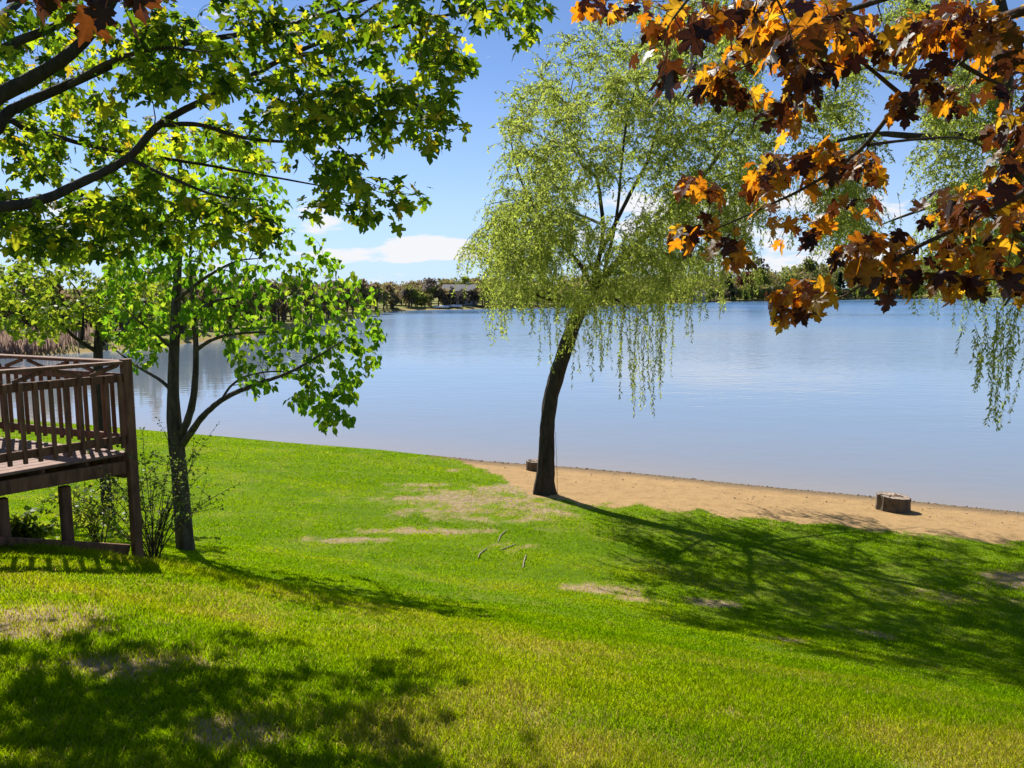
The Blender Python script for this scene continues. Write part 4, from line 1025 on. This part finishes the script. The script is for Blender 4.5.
# pebbles and bits washed up along the waterline
rp = np.random.default_rng(515); n = 900
x = -1.8 + 17 * rp.random(n); y = near_y(x) - .02 - np.abs(rp.normal(0, .16, n)); k = rp.random(n) < .25; y[k] -= 2.6 * rp.random(k.sum())
octa = (np.array([(1, 0, 0), (.3, .8, .1), (-.8, .5, 0), (-.7, -.6, .1), (.4, -.9, 0), (.1, 0, .55), (0, 0, -.4)]), np.array([(0, 1, 5), (1, 2, 5), (2, 3, 5), (3, 4, 5), (4, 0, 5), (1, 0, 6), (2, 1, 6), (3, 2, 6), (4, 3, 6), (0, 4, 6)]))
a = rp.random(n) * 6.3
M_PEB = leaf_mat("pebble", [(0, (.07, .05, .04)), (.6, (.22, .16, .11)), (1, (.55, .47, .40))], [(0, (0, 0, 0)), (1, (0, 0, 0))], gloss=.02, mix=0)
o = leaves_mesh("pebbles", octa, np.stack([x, y, zt(x, y) + .004], -1), np.stack([np.cos(a), np.sin(a), 0 * a], -1), np.stack([0 * a, 0 * a, 1 + 0 * a], -1), .010 + .024 * rp.random(n) ** 2, M_PEB, None)
tag(o, "small pebbles and scraps washed up along the waterline", "pebbles", kind="stuff")

# thin stake right of the willow trunk
q = ground_hit(557.5, 494); st = Tubes(); top_ = P(555.5, 432, q[1] - .05); bs = np.array([q[0], q[1], g(q[0], q[1])])
st.add([bs + [0, 0, -.1], (bs + top_) / 2 + [.008, 0, 0], top_], [.007, .006, .005], 6)
o = st.build("garden_stake", simple_mat("grey_stake", (.18, .15, .12), (.3, .26, .2), 20), None, bs); o.location = tuple(bs)
tag(o, "thin grey stake stuck in the sand right of the willow trunk", "stake")

# pale fallen sticks on the lawn
M_STICK = simple_mat("bleached_stick", (.24, .19, .13), (.40, .33, .24), 15, .9)
for pts, lab in [([(507, 531), (501, 536), (498, 543)], "pale fallen stick on the lawn, uppermost of the four"), ([(516, 545), (508, 548), (500, 551)], "pale fallen stick lying level below the uppermost one"),
                 ([(487, 549), (480, 555), (478, 559)], "short pale fallen stick, leftmost of the four"), ([(526, 556), (524, 563), (523, 569)], "pale fallen stick pointing downhill, lowest of the four")]:
    W_ = [ground_hit(*p) for p in pts]; W_ = [np.array([p[0], p[1], g(p[0], p[1]) + .018]) for p in W_]
    t = Tubes(); L, r = dens_line(W_, [.008, .012, .006], 5); t.add(L, r, 6, .3)
    o = t.build("fallen_stick", M_STICK, None, W_[1]); o.location = tuple(W_[1]); tag(o, lab, "stick", "fallen sticks on the lawn")

# ------------------------------------------------------------------ reeds on the left bay
rr = np.random.default_rng(808); n = 9000
u = rr.random(n); x = -60 + 23 * u + rr.normal(0, 1, n); y = far_y(x) + .3 + 9 * rr.random(n) ** 1.4
z = zt(x, y); h = .8 + .9 * rr.random(n)
leaves_reed = np.stack([x, y, z], -1)
M_REED = leaf_mat("dry_reed", [(0, (.34, .22, .17)), (1, (.55, .40, .30))], [(0, (.4, .27, .2)), (1, (.55, .40, .30))], gloss=.0, mix=.45)
o = leaves_mesh("reeds", NARROW, leaves_reed, np.stack([rr.normal(0, .12, n), rr.normal(0, .12, n), np.ones(n)], -1), np.stack([rr.normal(0, 1, n), rr.normal(0, 1, n) - .5, 0 * x], -1), h, M_REED, None, width=.35)
tag(o, "pinkish brown dry reeds along the bay behind the deck", "reeds", kind="stuff")

# ------------------------------------------------------------------ far shore
def tree_mat(name, a, b, c):
    return leaf_mat(name, [(0, a), (.6, b), (1, c)], [(0, a), (.6, b), (1, c)], gloss=.006, mix=.5)
FM = {"brown": tree_mat("bare_brown_crown", (.12, .09, .060), (.20, .15, .09), (.26, .21, .11)),
      "olive": tree_mat("olive_crown", (.11, .12, .03), (.20, .20, .05), (.29, .27, .07)),
      "lime": tree_mat("lime_crown", (.13, .18, .025), (.25, .29, .04), (.34, .35, .07)),
      "green": tree_mat("green_crown", (.06, .11, .02), (.12, .20, .03), (.19, .26, .04)),
      "dark": tree_mat("evergreen_crown", (.014, .028, .016), (.028, .05, .024), (.05, .07, .03)),
      "crimson": tree_mat("crimson_crown", (.07, .018, .018), (.15, .04, .035), (.20, .07, .05)),
      "grey": tree_mat("bare_grey_crown", (.13, .11, .09), (.22, .185, .155), (.30, .26, .22))}
M_FTR = simple_mat("far_trunk", (.04, .032, .025), (.11, .09, .07), 2, .9)

def crown_pts(r_, n, w, h, z0, shape):
    """clump centres of a far crown, in metres about the base"""
    if shape == "cone":
        t = r_.random(n) ** .8; a = r_.random(n) * 2 * PI; rr_ = w / 2 * (1 - t) * (.55 + .45 * np.sqrt(r_.random(n)))
        return np.stack([np.cos(a) * rr_, np.sin(a) * rr_, z0 + t * (h - z0)], -1)
    k = 9 if shape == "round" else 15
    cs = []
    for _ in range(k):
        a = r_.random() * 2 * PI; q = w * .32 * math.sqrt(r_.random()); zz = z0 + (h - z0) * (.22 + .6 * r_.random())
        cs.append((math.cos(a) * q, math.sin(a) * q, zz, w * (.16 + .13 * r_.random())))
    cs.append((0, 0, h - w * .2, w * .2))
    cs = np.array(cs); j = r_.integers(0, len(cs), n)
    d = unit(r_.normal(0, 1, (n, 3))) * (r_.random((n, 1)) ** .4)
    p = cs[j, :3] + d * cs[j, 3:4] * np.array([1, 1, .95])
    p[:, 2] = np.clip(p[:, 2], z0 * .7, h)
    return p

def far_tree(name, x, y, w, h, kind, label, shape="round", n=420, z0f=.25, group=None, clump=.55, cat="tree", seed=None):
    r_ = np.random.default_rng(seed if seed is not None else int(abs(x * 31 + y * 17)) % 99991)
    base = np.array([x, y, g(x, y)])
    root = empty(name, base, label, cat, group)
    p = crown_pts(r_, n, w, h, h * z0f, shape)
    t = Tubes(); tr = max(.10, h * .018)
    t.add([(0, 0, -.3), (0, 0, h * .3), (r_.normal(0, .2), 0, h * .62), (r_.normal(0, .3), 0, h * .92)], [tr * 1.3, tr, tr * .6, tr * .15], 6)
    for _ in range(9 if shape != "cone" else 2):
        e = p[r_.integers(n)]; s = np.array([0, 0, h * (.25 + .3 * r_.random())]); m_ = (s + e) / 2 + [0, 0, .06 * h]
        t.add([s, m_, e], [tr * .45, tr * .3, tr * .1], 4)
    t.build("trunk", M_FTR, root)
    sz = clump * (.5 + .9 * r_.random(n)) * (h / 12) ** .5
    tint = np.clip(.5 + .28 * r_.normal(0, 1, n), 0, 1)
    leaves_mesh("crown", CLUMP, p, r_.normal(0, 1, (n, 3)), r_.normal(0, 1, (n, 3)), sz, FM[kind], root, tint=tint)
    return root

def far_xy(px, back):
    """a spot `back` metres behind the far waterline, in the direction of px"""
    d = ray(px, 300); t = 40.0
    while t < 700 and not (t > float(far_y(d[0] * t)) and t > near_y(np.array([d[0] * t]))[0]): t += .5
    return d[0] * (t + back), t + back
def far_h(px, py_top, y):
    return float(CAM[2] + ray(px, py_top)[2] * y)

# the wood behind, read as one mass
def far_wood(name, specs, label, seed):
    r_ = np.random.default_rng(seed); Bp, tt, sz = [], [], []; tub = Tubes(); tints = []
    for (px, back, top, wpx, kk) in specs:
        x, y = far_xy(px, back); z = g(x, y); h = max(3., (far_h(px, top, y) - z) * 1.14); w = wpx / F * y
        n = int(300); p = crown_pts(r_, n, w, h, h * .18, "loose"); p += [x, y, z]
        Bp.append(p); sz.append((.0016 * y + .15) * (.5 + .9 * r_.random(n))); tints.append(np.clip(kk + .16 * r_.normal(0, 1, n), 0, 1))
        tub.add([(x, y, z - .3), (x + .1, y, z + h * .5), (x, y, z + h * .95)], [.2, .14, .03], 5)
        for _ in range(5):
            e = p[r_.integers(n)]; tub.add([(x, y, z + h * .35), ((x + e[0]) / 2, (y + e[1]) / 2, z + h * .6), e], [.10, .07, .03], 4)
    B = np.concatenate(Bp); n = len(B)
    m = leaf_mat(name + "_crowns", [(0, (.18, .14, .10)), (.35, (.32, .23, .125)), (.6, (.31, .29, .08)), (.8, (.23, .30, .055)), (1, (.38, .39, .085))],
                 [(0, (.18, .14, .10)), (.35, (.32, .23, .125)), (.6, (.31, .29, .08)), (.8, (.23, .30, .055)), (1, (.38, .39, .085))], gloss=.006, mix=.5)
    o = leaves_mesh(name, CLUMP, B, r_.normal(0, 1, (n, 3)), r_.normal(0, 1, (n, 3)), np.concatenate(sz), m, None, tint=np.concatenate(tints))
    tag(o, label, "wood", kind="stuff")
    V = np.concatenate(tub.V); me = np_mesh("trunks", V, [np.concatenate(tub.F4)], smooth=True); link_mesh("trunks", me, M_FTR, o)
    return o
rw = np.random.default_rng(909)
top_px = [-80, 60, 200, 260, 300, 360, 420, 470, 520, 600, 680, 720, 760, 800, 840, 880, 930, 980, 1030, 1140]
top_py = [300, 290, 285, 284, 280, 283, 281, 277, 280, 276, 276, 271, 270, 265, 264, 262, 258, 256, 256, 256]
kind_of = lambda px: float(np.interp(px, [200, 380, 440, 500, 600, 700, 780, 860, 930, 1030], [.40, .36, .45, .58, .6, .48, .6, .66, .75, .82]))
specs = []
for px in np.arange(-90, 1150, 9.0):
    for row, (b0, dt) in enumerate(((14, 7), (26, 3), (42, 0))):
        pxx = px + rw.normal(0, 4)
        if row == 0 and (455 < pxx < 480 or 930 < pxx < 1100 or 430 < pxx < 446): continue
        specs.append((pxx, b0 + rw.random() * 8, np.interp(pxx, top_px, top_py) + dt + rw.normal(0, 1.6) + 2, 17 + 9 * rw.random(), np.clip(kind_of(pxx) + rw.normal(0, .17), 0, 1)))
for px in np.arange(-90, 1150, 4.5):
    pxx = px + rw.normal(0, 3)
    if 452 < pxx < 474 or 690 < pxx < 704 or 925 < pxx < 1010: continue
    _, yy = far_xy(pxx, 8); specs.append((pxx, 4 + rw.random() * 7, 288 + F * (CAM[2] - g(far_xy(pxx, 7)[0], yy) - 2.6 - 3.0 * rw.random()) / yy, 12 + 8 * rw.random(), np.clip(kind_of(pxx) + rw.normal(0, .2), 0, 1)))
far_wood("far_wood", specs, "mixed brown and green spring wood running along the far shore", 4)

G = "trees along the far shore"
ft = [("far_tree", 746, 12, 274, 24, "crimson", "round crimson-leaved tree on the far shore", "round", .12),
      ("evergreen_tree", 729, 8, 277, 12, "dark", "dark evergreen on the far shore just left of the crimson tree", "cone", .1),
      ("evergreen_tree", 839, 10, 275, 17, "dark", "dark evergreen on the far shore behind the orange leaf cluster", "cone", .05),
      ("evergreen_tree", 488, 5, 297, 9, "dark", "small dark evergreen on the far shore just right of the grey house", "cone", .05),
      ("evergreen_tree", 855, 10, 272, 15, "dark", "second dark evergreen on the far shore, right of the taller gap", "cone", .05),
      ("far_tree", 761, 14, 271, 18, "lime", "yellow-green tree right behind the crimson tree on the far shore", "round", .15),
      ("far_tree", 758, 20, 261, 20, "grey", "bare grey-twigged tree rising above the crimson tree", "round", .4),
      ("far_tree", 806, 24, 260, 26, "olive", "tall domed olive tree above the far wood right of the crimson tree", "round", .3),
      ("far_shrub", 707, 3, 292, 11, "lime", "light green round shrub beside the tan roof on the far shore", "round", .0),
      ("far_shrub", 734, 2, 297, 7, "green", "small green shrub at the water below the dark evergreen", "round", .0),
      ("far_shrub", 748, 3, 294, 12, "green", "broad dull green shrub at the water below the crimson tree", "round", .0),
      ("far_tree", 464, 16, 278, 20, "lime", "lime spring tree behind the grey house on the far shore", "round", .2),
      ("far_tree", 428, 10, 280, 18, "grey", "bare greyish tree left of the grey house on the far shore", "round", .2),
      ("far_tree", 408, 6, 289, 16, "grey", "low bare tree at the far waterline, leftmost of the grey ones", "round", .1),
      ("far_tree", 452, 5, 288, 11, "grey", "slender bare tree in front of the left half of the grey house", "round", .25),
      ("far_tree", 474, 6, 290, 12, "brown", "brown budding tree in front of the right end of the grey house", "round", .15),
      ("far_tree", 463, 5, 289, 12, "grey", "bare tree in front of the middle of the grey house", "round", .2),
      ("far_shrub", 445, 4, 296, 11, "brown", "brown bush at the left corner of the grey house", "round", .05),
      ("far_shrub", 421, 3, 303, 8, "olive", "pale shrub at the far waterline left of the upturned boats", "round", .0),
      ("far_tree", 895, 12, 268, 20, "green", "leafy green tree on the far shore under the copper leaves", "round", .1),
      ("far_tree", 876, 7, 279, 14, "green", "low green tree at the water left of the far gabled house", "round", .05),
      ("far_tree", 912, 7, 281, 16, "green", "low green tree at the water right of the far gabled house", "round", .05),
      ("far_tree", 990, 24, 262, 24, "lime", "broad lime tree above the far lawn at the right", "round", .15),
      ("far_tree", 955, 30, 268, 20, "olive", "olive tree at the left end of the far lawn", "round", .15),
      ("far_tree", 1018, 30, 262, 22, "lime", "lime tree on the far lawn closest to the right edge", "round", .12),
      ("far_tree", 790, 9, 279, 14, "green", "small green tree at the far waterline left of the orange leaf cluster", "round", .1),
      ("far_tree", 680, 8, 283, 18, "olive", "olive tree on the far shore left of the tan roof", "round", .1),
      ("far_tree", 655, 8, 283, 18, "lime", "lime tree on the far shore behind the willow's long strands", "round", .1)]
for (nm, px, back, top, wpx, kd, lab, shp, z0f) in ft:
    x, y = far_xy(px, back); h = max(1.5, (far_h(px, top, y) - g(x, y)) * 1.10); w = wpx / F * y
    far_tree(nm, x, y, w, h, kd, lab, shp, 520 if shp == "round" else 420, z0f, G, clump=.0016 * y + .16, cat="shrub" if "shrub" in nm else "tree")

# houses
M_SIDING = simple_mat("grey_siding", (.15, .17, .22), (.20, .22, .28), 1.5, .7)
M_WHITE = simple_mat("white_trim", (.66, .66, .64), (.78, .78, .76), 2, .6)
M_TANW = simple_mat("tan_siding", (.34, .28, .21), (.42, .35, .27), 2, .8)
M_ROOFG = simple_mat("grey_shingle", (.10, .10, .105), (.17, .165, .165), 3, .9)
M_ROOFT = simple_mat("tan_shingle", (.26, .20, .16), (.36, .29, .24), 3, .9)
M_GLASS = simple_mat("window_glass", (.02, .025, .03), (.04, .05, .06), 1, .1, spec=.6)
def house(px, back, w, dpt, hw, hr, rz, wall, roof, label, wins, storeys=2):
    x, y = far_xy(px, back); z = g(x, y)
    root = empty("lake_house", (x, y, z), label, "house", rz=rz)
    m = MB(); m.box(-w/2, w/2, -dpt/2, dpt/2, -.8, hw); 
    m.add([(-w/2, -dpt/2, hw), (-w/2, dpt/2, hw), (-w/2, 0, hw + hr), (w/2, -dpt/2, hw), (w/2, dpt/2, hw), (w/2, 0, hw + hr)], [(0, 2, 1), (3, 4, 5)])
    m.build("wall", wall, root)
    m = MB(); e = .5
    for sgn in (-1, 1):
        a = np.array([0, 0, hw + hr + .12]); b = np.array([0, sgn * (dpt/2 + e), hw - hr * e / (dpt/2) + .12])
        n_ = np.array([0, 0, .18])
        V = [(-w/2 - e, a[1], a[2]), (w/2 + e, a[1], a[2]), (w/2 + e, b[1], b[2]), (-w/2 - e, b[1], b[2])]; V = [np.array(v) for v in V]
        m.add(V + [v + n_ for v in V], [(0, 1, 2, 3), (4, 7, 6, 5), (0, 4, 5, 1), (1, 5, 6, 2), (2, 6, 7, 3), (3, 7, 4, 0)])
    ro = m.build("roof", roof, root)
    m = MB(); m.box(w*.2, w*.2 + .8, .3, 1.0, hw + hr * .4, hw + hr + 1.0); m.build("chimney", M_TANW, ro)
    for (wx_, wz, ww, wh) in wins:
        f = MB(); f.box(wx_ - ww/2 - .1, wx_ + ww/2 + .1, -dpt/2 - .07, -dpt/2 - .003, wz - .1, wz + wh + .1); fo = f.build("window", M_WHITE, root)
        f = MB(); f.box(wx_ - ww/2, wx_ + ww/2, -dpt/2 - .10, -dpt/2 - .075, wz, wz + wh); f.build("pane", M_GLASS, fo)
    return root
house(460, 13, 8.0, 7, 3.6, 1.5, rad(-8), M_SIDING, M_ROOFG, "grey two-storey house on the far shore left of the willow", [(-3, .5, 1.2, 1.0), (-1, .3, 1.5, 1.2), (1.3, .3, 1.5, 1.2), (3.1, .5, .9, 1.0), (-2.9, 2.2, 1.1, .9), (-.8, 2.2, 1.1, .9), (1.2, 2.2, 1.1, .9), (3.0, 2.2, 1.0, .9)])
house(697, 6, 5.5, 4, 2.0, 1.3, rad(4), M_TANW, M_ROOFT, "small tan-roofed cottage low on the far shore", [(-1.5, .7, .9, .9), (1.2, .7, .9, .9)])
house(889, 14, 9, 8, 4.6, 3.0, rad(6), M_SIDING, M_ROOFG, "gabled grey house among green trees on the far shore", [(-3, .9, 1.2, 1.3), (0, .8, 1.8, 1.6), (3, .9, 1.2, 1.3), (-2.2, 3.0, 1.0, 1.0), (2.2, 3.0, 1.0, 1.0)])
house(963, 30, 10, 8, 3.6, 2.6, rad(6), M_WHITE, M_ROOFG, "pale low house behind the far lawn at the right", [(-3.2, .9, 1.2, 1.3), (0, .8, 1.8, 1.6), (3.2, .9, 1.2, 1.3)])
def boat(px, back, L, rz, label):
    x, y = far_xy(px, back); root = empty("rowing_boat", (x, y, g(x, y)), label, "boat", "upturned boats on the far shore", rz)
    V = []; n = 13; mseg = 9
    for i in range(n):
        t = i / (n - 1) * 2 - 1; hw = .62 * (1 - abs(t) ** 2.4) + .03; hh = .5 * (1 - .25 * abs(t) ** 3)
        for j in range(mseg):
            a = PI * j / (mseg - 1); V.append((t * L / 2, math.cos(a) * hw, .06 + hh * math.sin(a) ** .7))
    Fs = [(i * mseg + j, i * mseg + j + 1, (i + 1) * mseg + j + 1, (i + 1) * mseg + j) for i in range(n - 1) for j in range(mseg - 1)]
    me = bpy.data.meshes.new("hull"); me.from_pydata(V, [], Fs); me.update(); link_mesh("hull", me, M_WHITE, root)
    m = MB(); m.beam((-L/2 + .1, 0, .57), (L/2 - .1, 0, .57), .05, .06); m.build("keel", M_TANW, root)
boat(441, 2.2, 3.8, rad(8), "upturned white boat at the far waterline, left of two"); boat(455, 2.4, 3.6, rad(-12), "upturned white boat at the far waterline, right of two")

# ------------------------------------------------------------------ sky, sun, camera
SUN_EL, SUN_AZ = rad(46), rad(-32)        # azimuth measured from +Y towards +X
world = bpy.data.worlds.new("World"); scene.world = world; world.use_nodes = True
nt = world.node_tree; nt.nodes.clear(); lk = nt.links
sky = N(nt, "ShaderNodeTexSky", sky_type='NISHITA', sun_disc=False, sun_elevation=SUN_EL, sun_rotation=SUN_AZ, altitude=200, air_density=.5, dust_density=.0, ozone_density=6.0)
hs = N(nt, "ShaderNodeGamma"); hs.inputs[1].default_value = .92; lk.new(sky.outputs[0], hs.inputs["Color"])
tc = N(nt, "ShaderNodeTexCoord")
mp = N(nt, "ShaderNodeMapping"); mp.inputs["Scale"].default_value = (9.0, 9.0, 34.0); mp.inputs["Location"].default_value = (1.35, .6, .2); lk.new(tc.outputs["Generated"], mp.inputs[0])
cn = N(nt, "ShaderNodeTexNoise"); cn.inputs["Scale"].default_value = 1.0; cn.inputs["Detail"].default_value = 9; cn.inputs["Roughness"].default_value = .58; lk.new(mp.outputs[0], cn.inputs["Vector"])
sx = N(nt, "ShaderNodeSeparateXYZ"); lk.new(tc.outputs["Generated"], sx.inputs[0])
hzf = ramp(nt, sx.outputs["Z"], [(0.0, (.88,)*3), (.06, (.68,)*3), (.14, (.32,)*3), (.26, (.05,)*3), (.4, (0,)*3)])
hz = N(nt, "ShaderNodeMix", data_type='RGBA'); lk.new(hzf, hz.inputs[0]); lk.new(hs.outputs[0], hz.inputs[6]); hz.inputs[7].default_value = (2.85, 3.6, 4.5, 1)
band = ramp(nt, sx.outputs["Z"], [(0.0, (.55,)*3), (.03, (1,)*3), (.085, (.85,)*3), (.13, (.35,)*3), (.25, (0,)*3), (.45, (0,)*3)])
th = N(nt, "ShaderNodeMath", operation='MULTIPLY_ADD'); lk.new(band, th.inputs[0]); th.inputs[1].default_value = .13; lk.new(cn.outputs[0], th.inputs[2])
def puff(a, b, w, h, k):
    dv = N(nt, "ShaderNodeMath", operation='DIVIDE'); lk.new(sx.outputs["X"], dv.inputs[0]); lk.new(sx.outputs["Y"], dv.inputs[1])
    u = N(nt, "ShaderNodeMath", operation='MULTIPLY_ADD'); lk.new(dv.outputs[0], u.inputs[0]); u.inputs[1].default_value = 1 / w; u.inputs[2].default_value = -a / w
    v = N(nt, "ShaderNodeMath", operation='MULTIPLY_ADD'); lk.new(sx.outputs["Z"], v.inputs[0]); v.inputs[1].default_value = 1 / h; v.inputs[2].default_value = -b / h
    u2 = N(nt, "ShaderNodeMath", operation='MULTIPLY'); lk.new(u.outputs[0], u2.inputs[0]); lk.new(u.outputs[0], u2.inputs[1])
    r2_ = N(nt, "ShaderNodeMath", operation='MULTIPLY_ADD'); lk.new(v.outputs[0], r2_.inputs[0]); lk.new(v.outputs[0], r2_.inputs[1]); lk.new(u2.outputs[0], r2_.inputs[2])
    o_ = N(nt, "ShaderNodeMapRange"); lk.new(r2_.outputs[0], o_.inputs[0]); o_.inputs[1].default_value = 0; o_.inputs[2].default_value = 1; o_.inputs[3].default_value = k; o_.inputs[4].default_value = 0
    return o_.outputs[0]
acc = th.outputs[0]
for args in [(-.09, .052, .10, .018, .17), (-.17, .040, .13, .012, .12), (.32, .095, .20, .045, .14), (.05, .125, .10, .03, .10)]:
    q_ = N(nt, "ShaderNodeMath", operation='ADD'); lk.new(acc, q_.inputs[0]); lk.new(puff(*args), q_.inputs[1]); acc = q_.outputs[0]
cm = ramp(nt, acc, [(.66, (0, 0, 0)), (.74, (.97,)*3)])
mx = N(nt, "ShaderNodeMix", data_type='RGBA'); lk.new(cm, mx.inputs[0]); lk.new(hz.outputs[2], mx.inputs[6]); mx.inputs[7].default_value = (4.5, 4.55, 4.7, 1)
bg = N(nt, "ShaderNodeBackground"); bg.inputs[1].default_value = .122; lk.new(mx.outputs[2], bg.inputs[0])
ow = N(nt, "ShaderNodeOutputWorld"); lk.new(bg.outputs[0], ow.inputs[0])

sd = bpy.data.lights.new("sun", 'SUN'); sd.energy = 5.0; sd.angle = rad(.53); sd.color = (1, .95, .86)
so = bpy.data.objects.new("sun", sd); COL.objects.link(so)
from mathutils import Vector
dirv = Vector((math.sin(SUN_AZ) * math.cos(SUN_EL), math.cos(SUN_AZ) * math.cos(SUN_EL), math.sin(SUN_EL)))
so.rotation_euler = dirv.to_track_quat('Z', 'Y').to_euler(); so.location = (-20, 20, 40)

cd_ = bpy.data.cameras.new("camera"); cd_.sensor_width = 36; cd_.lens = F / 1024 * 36; cd_.clip_end = 4000; cd_.clip_start = .05
co = bpy.data.objects.new("camera", cd_); COL.objects.link(co); co.location = tuple(CAM); co.rotation_euler = (PI / 2 - PITCH, 0, 0)
scene.camera = co
scene.view_settings.view_transform = 'Standard'; scene.view_settings.look = 'None'; scene.view_settings.exposure = 0.75; scene.view_settings.gamma = 1
scene.view_settings.use_curve_mapping = False
scene.render.engine = 'CYCLES'
scene.cycles.use_denoising = True
scene.cycles.max_bounces = 8; scene.cycles.diffuse_bounces = 3; scene.cycles.glossy_bounces = 3; scene.cycles.transmission_bounces = 6
scene.cycles.sample_clamp_indirect = 6
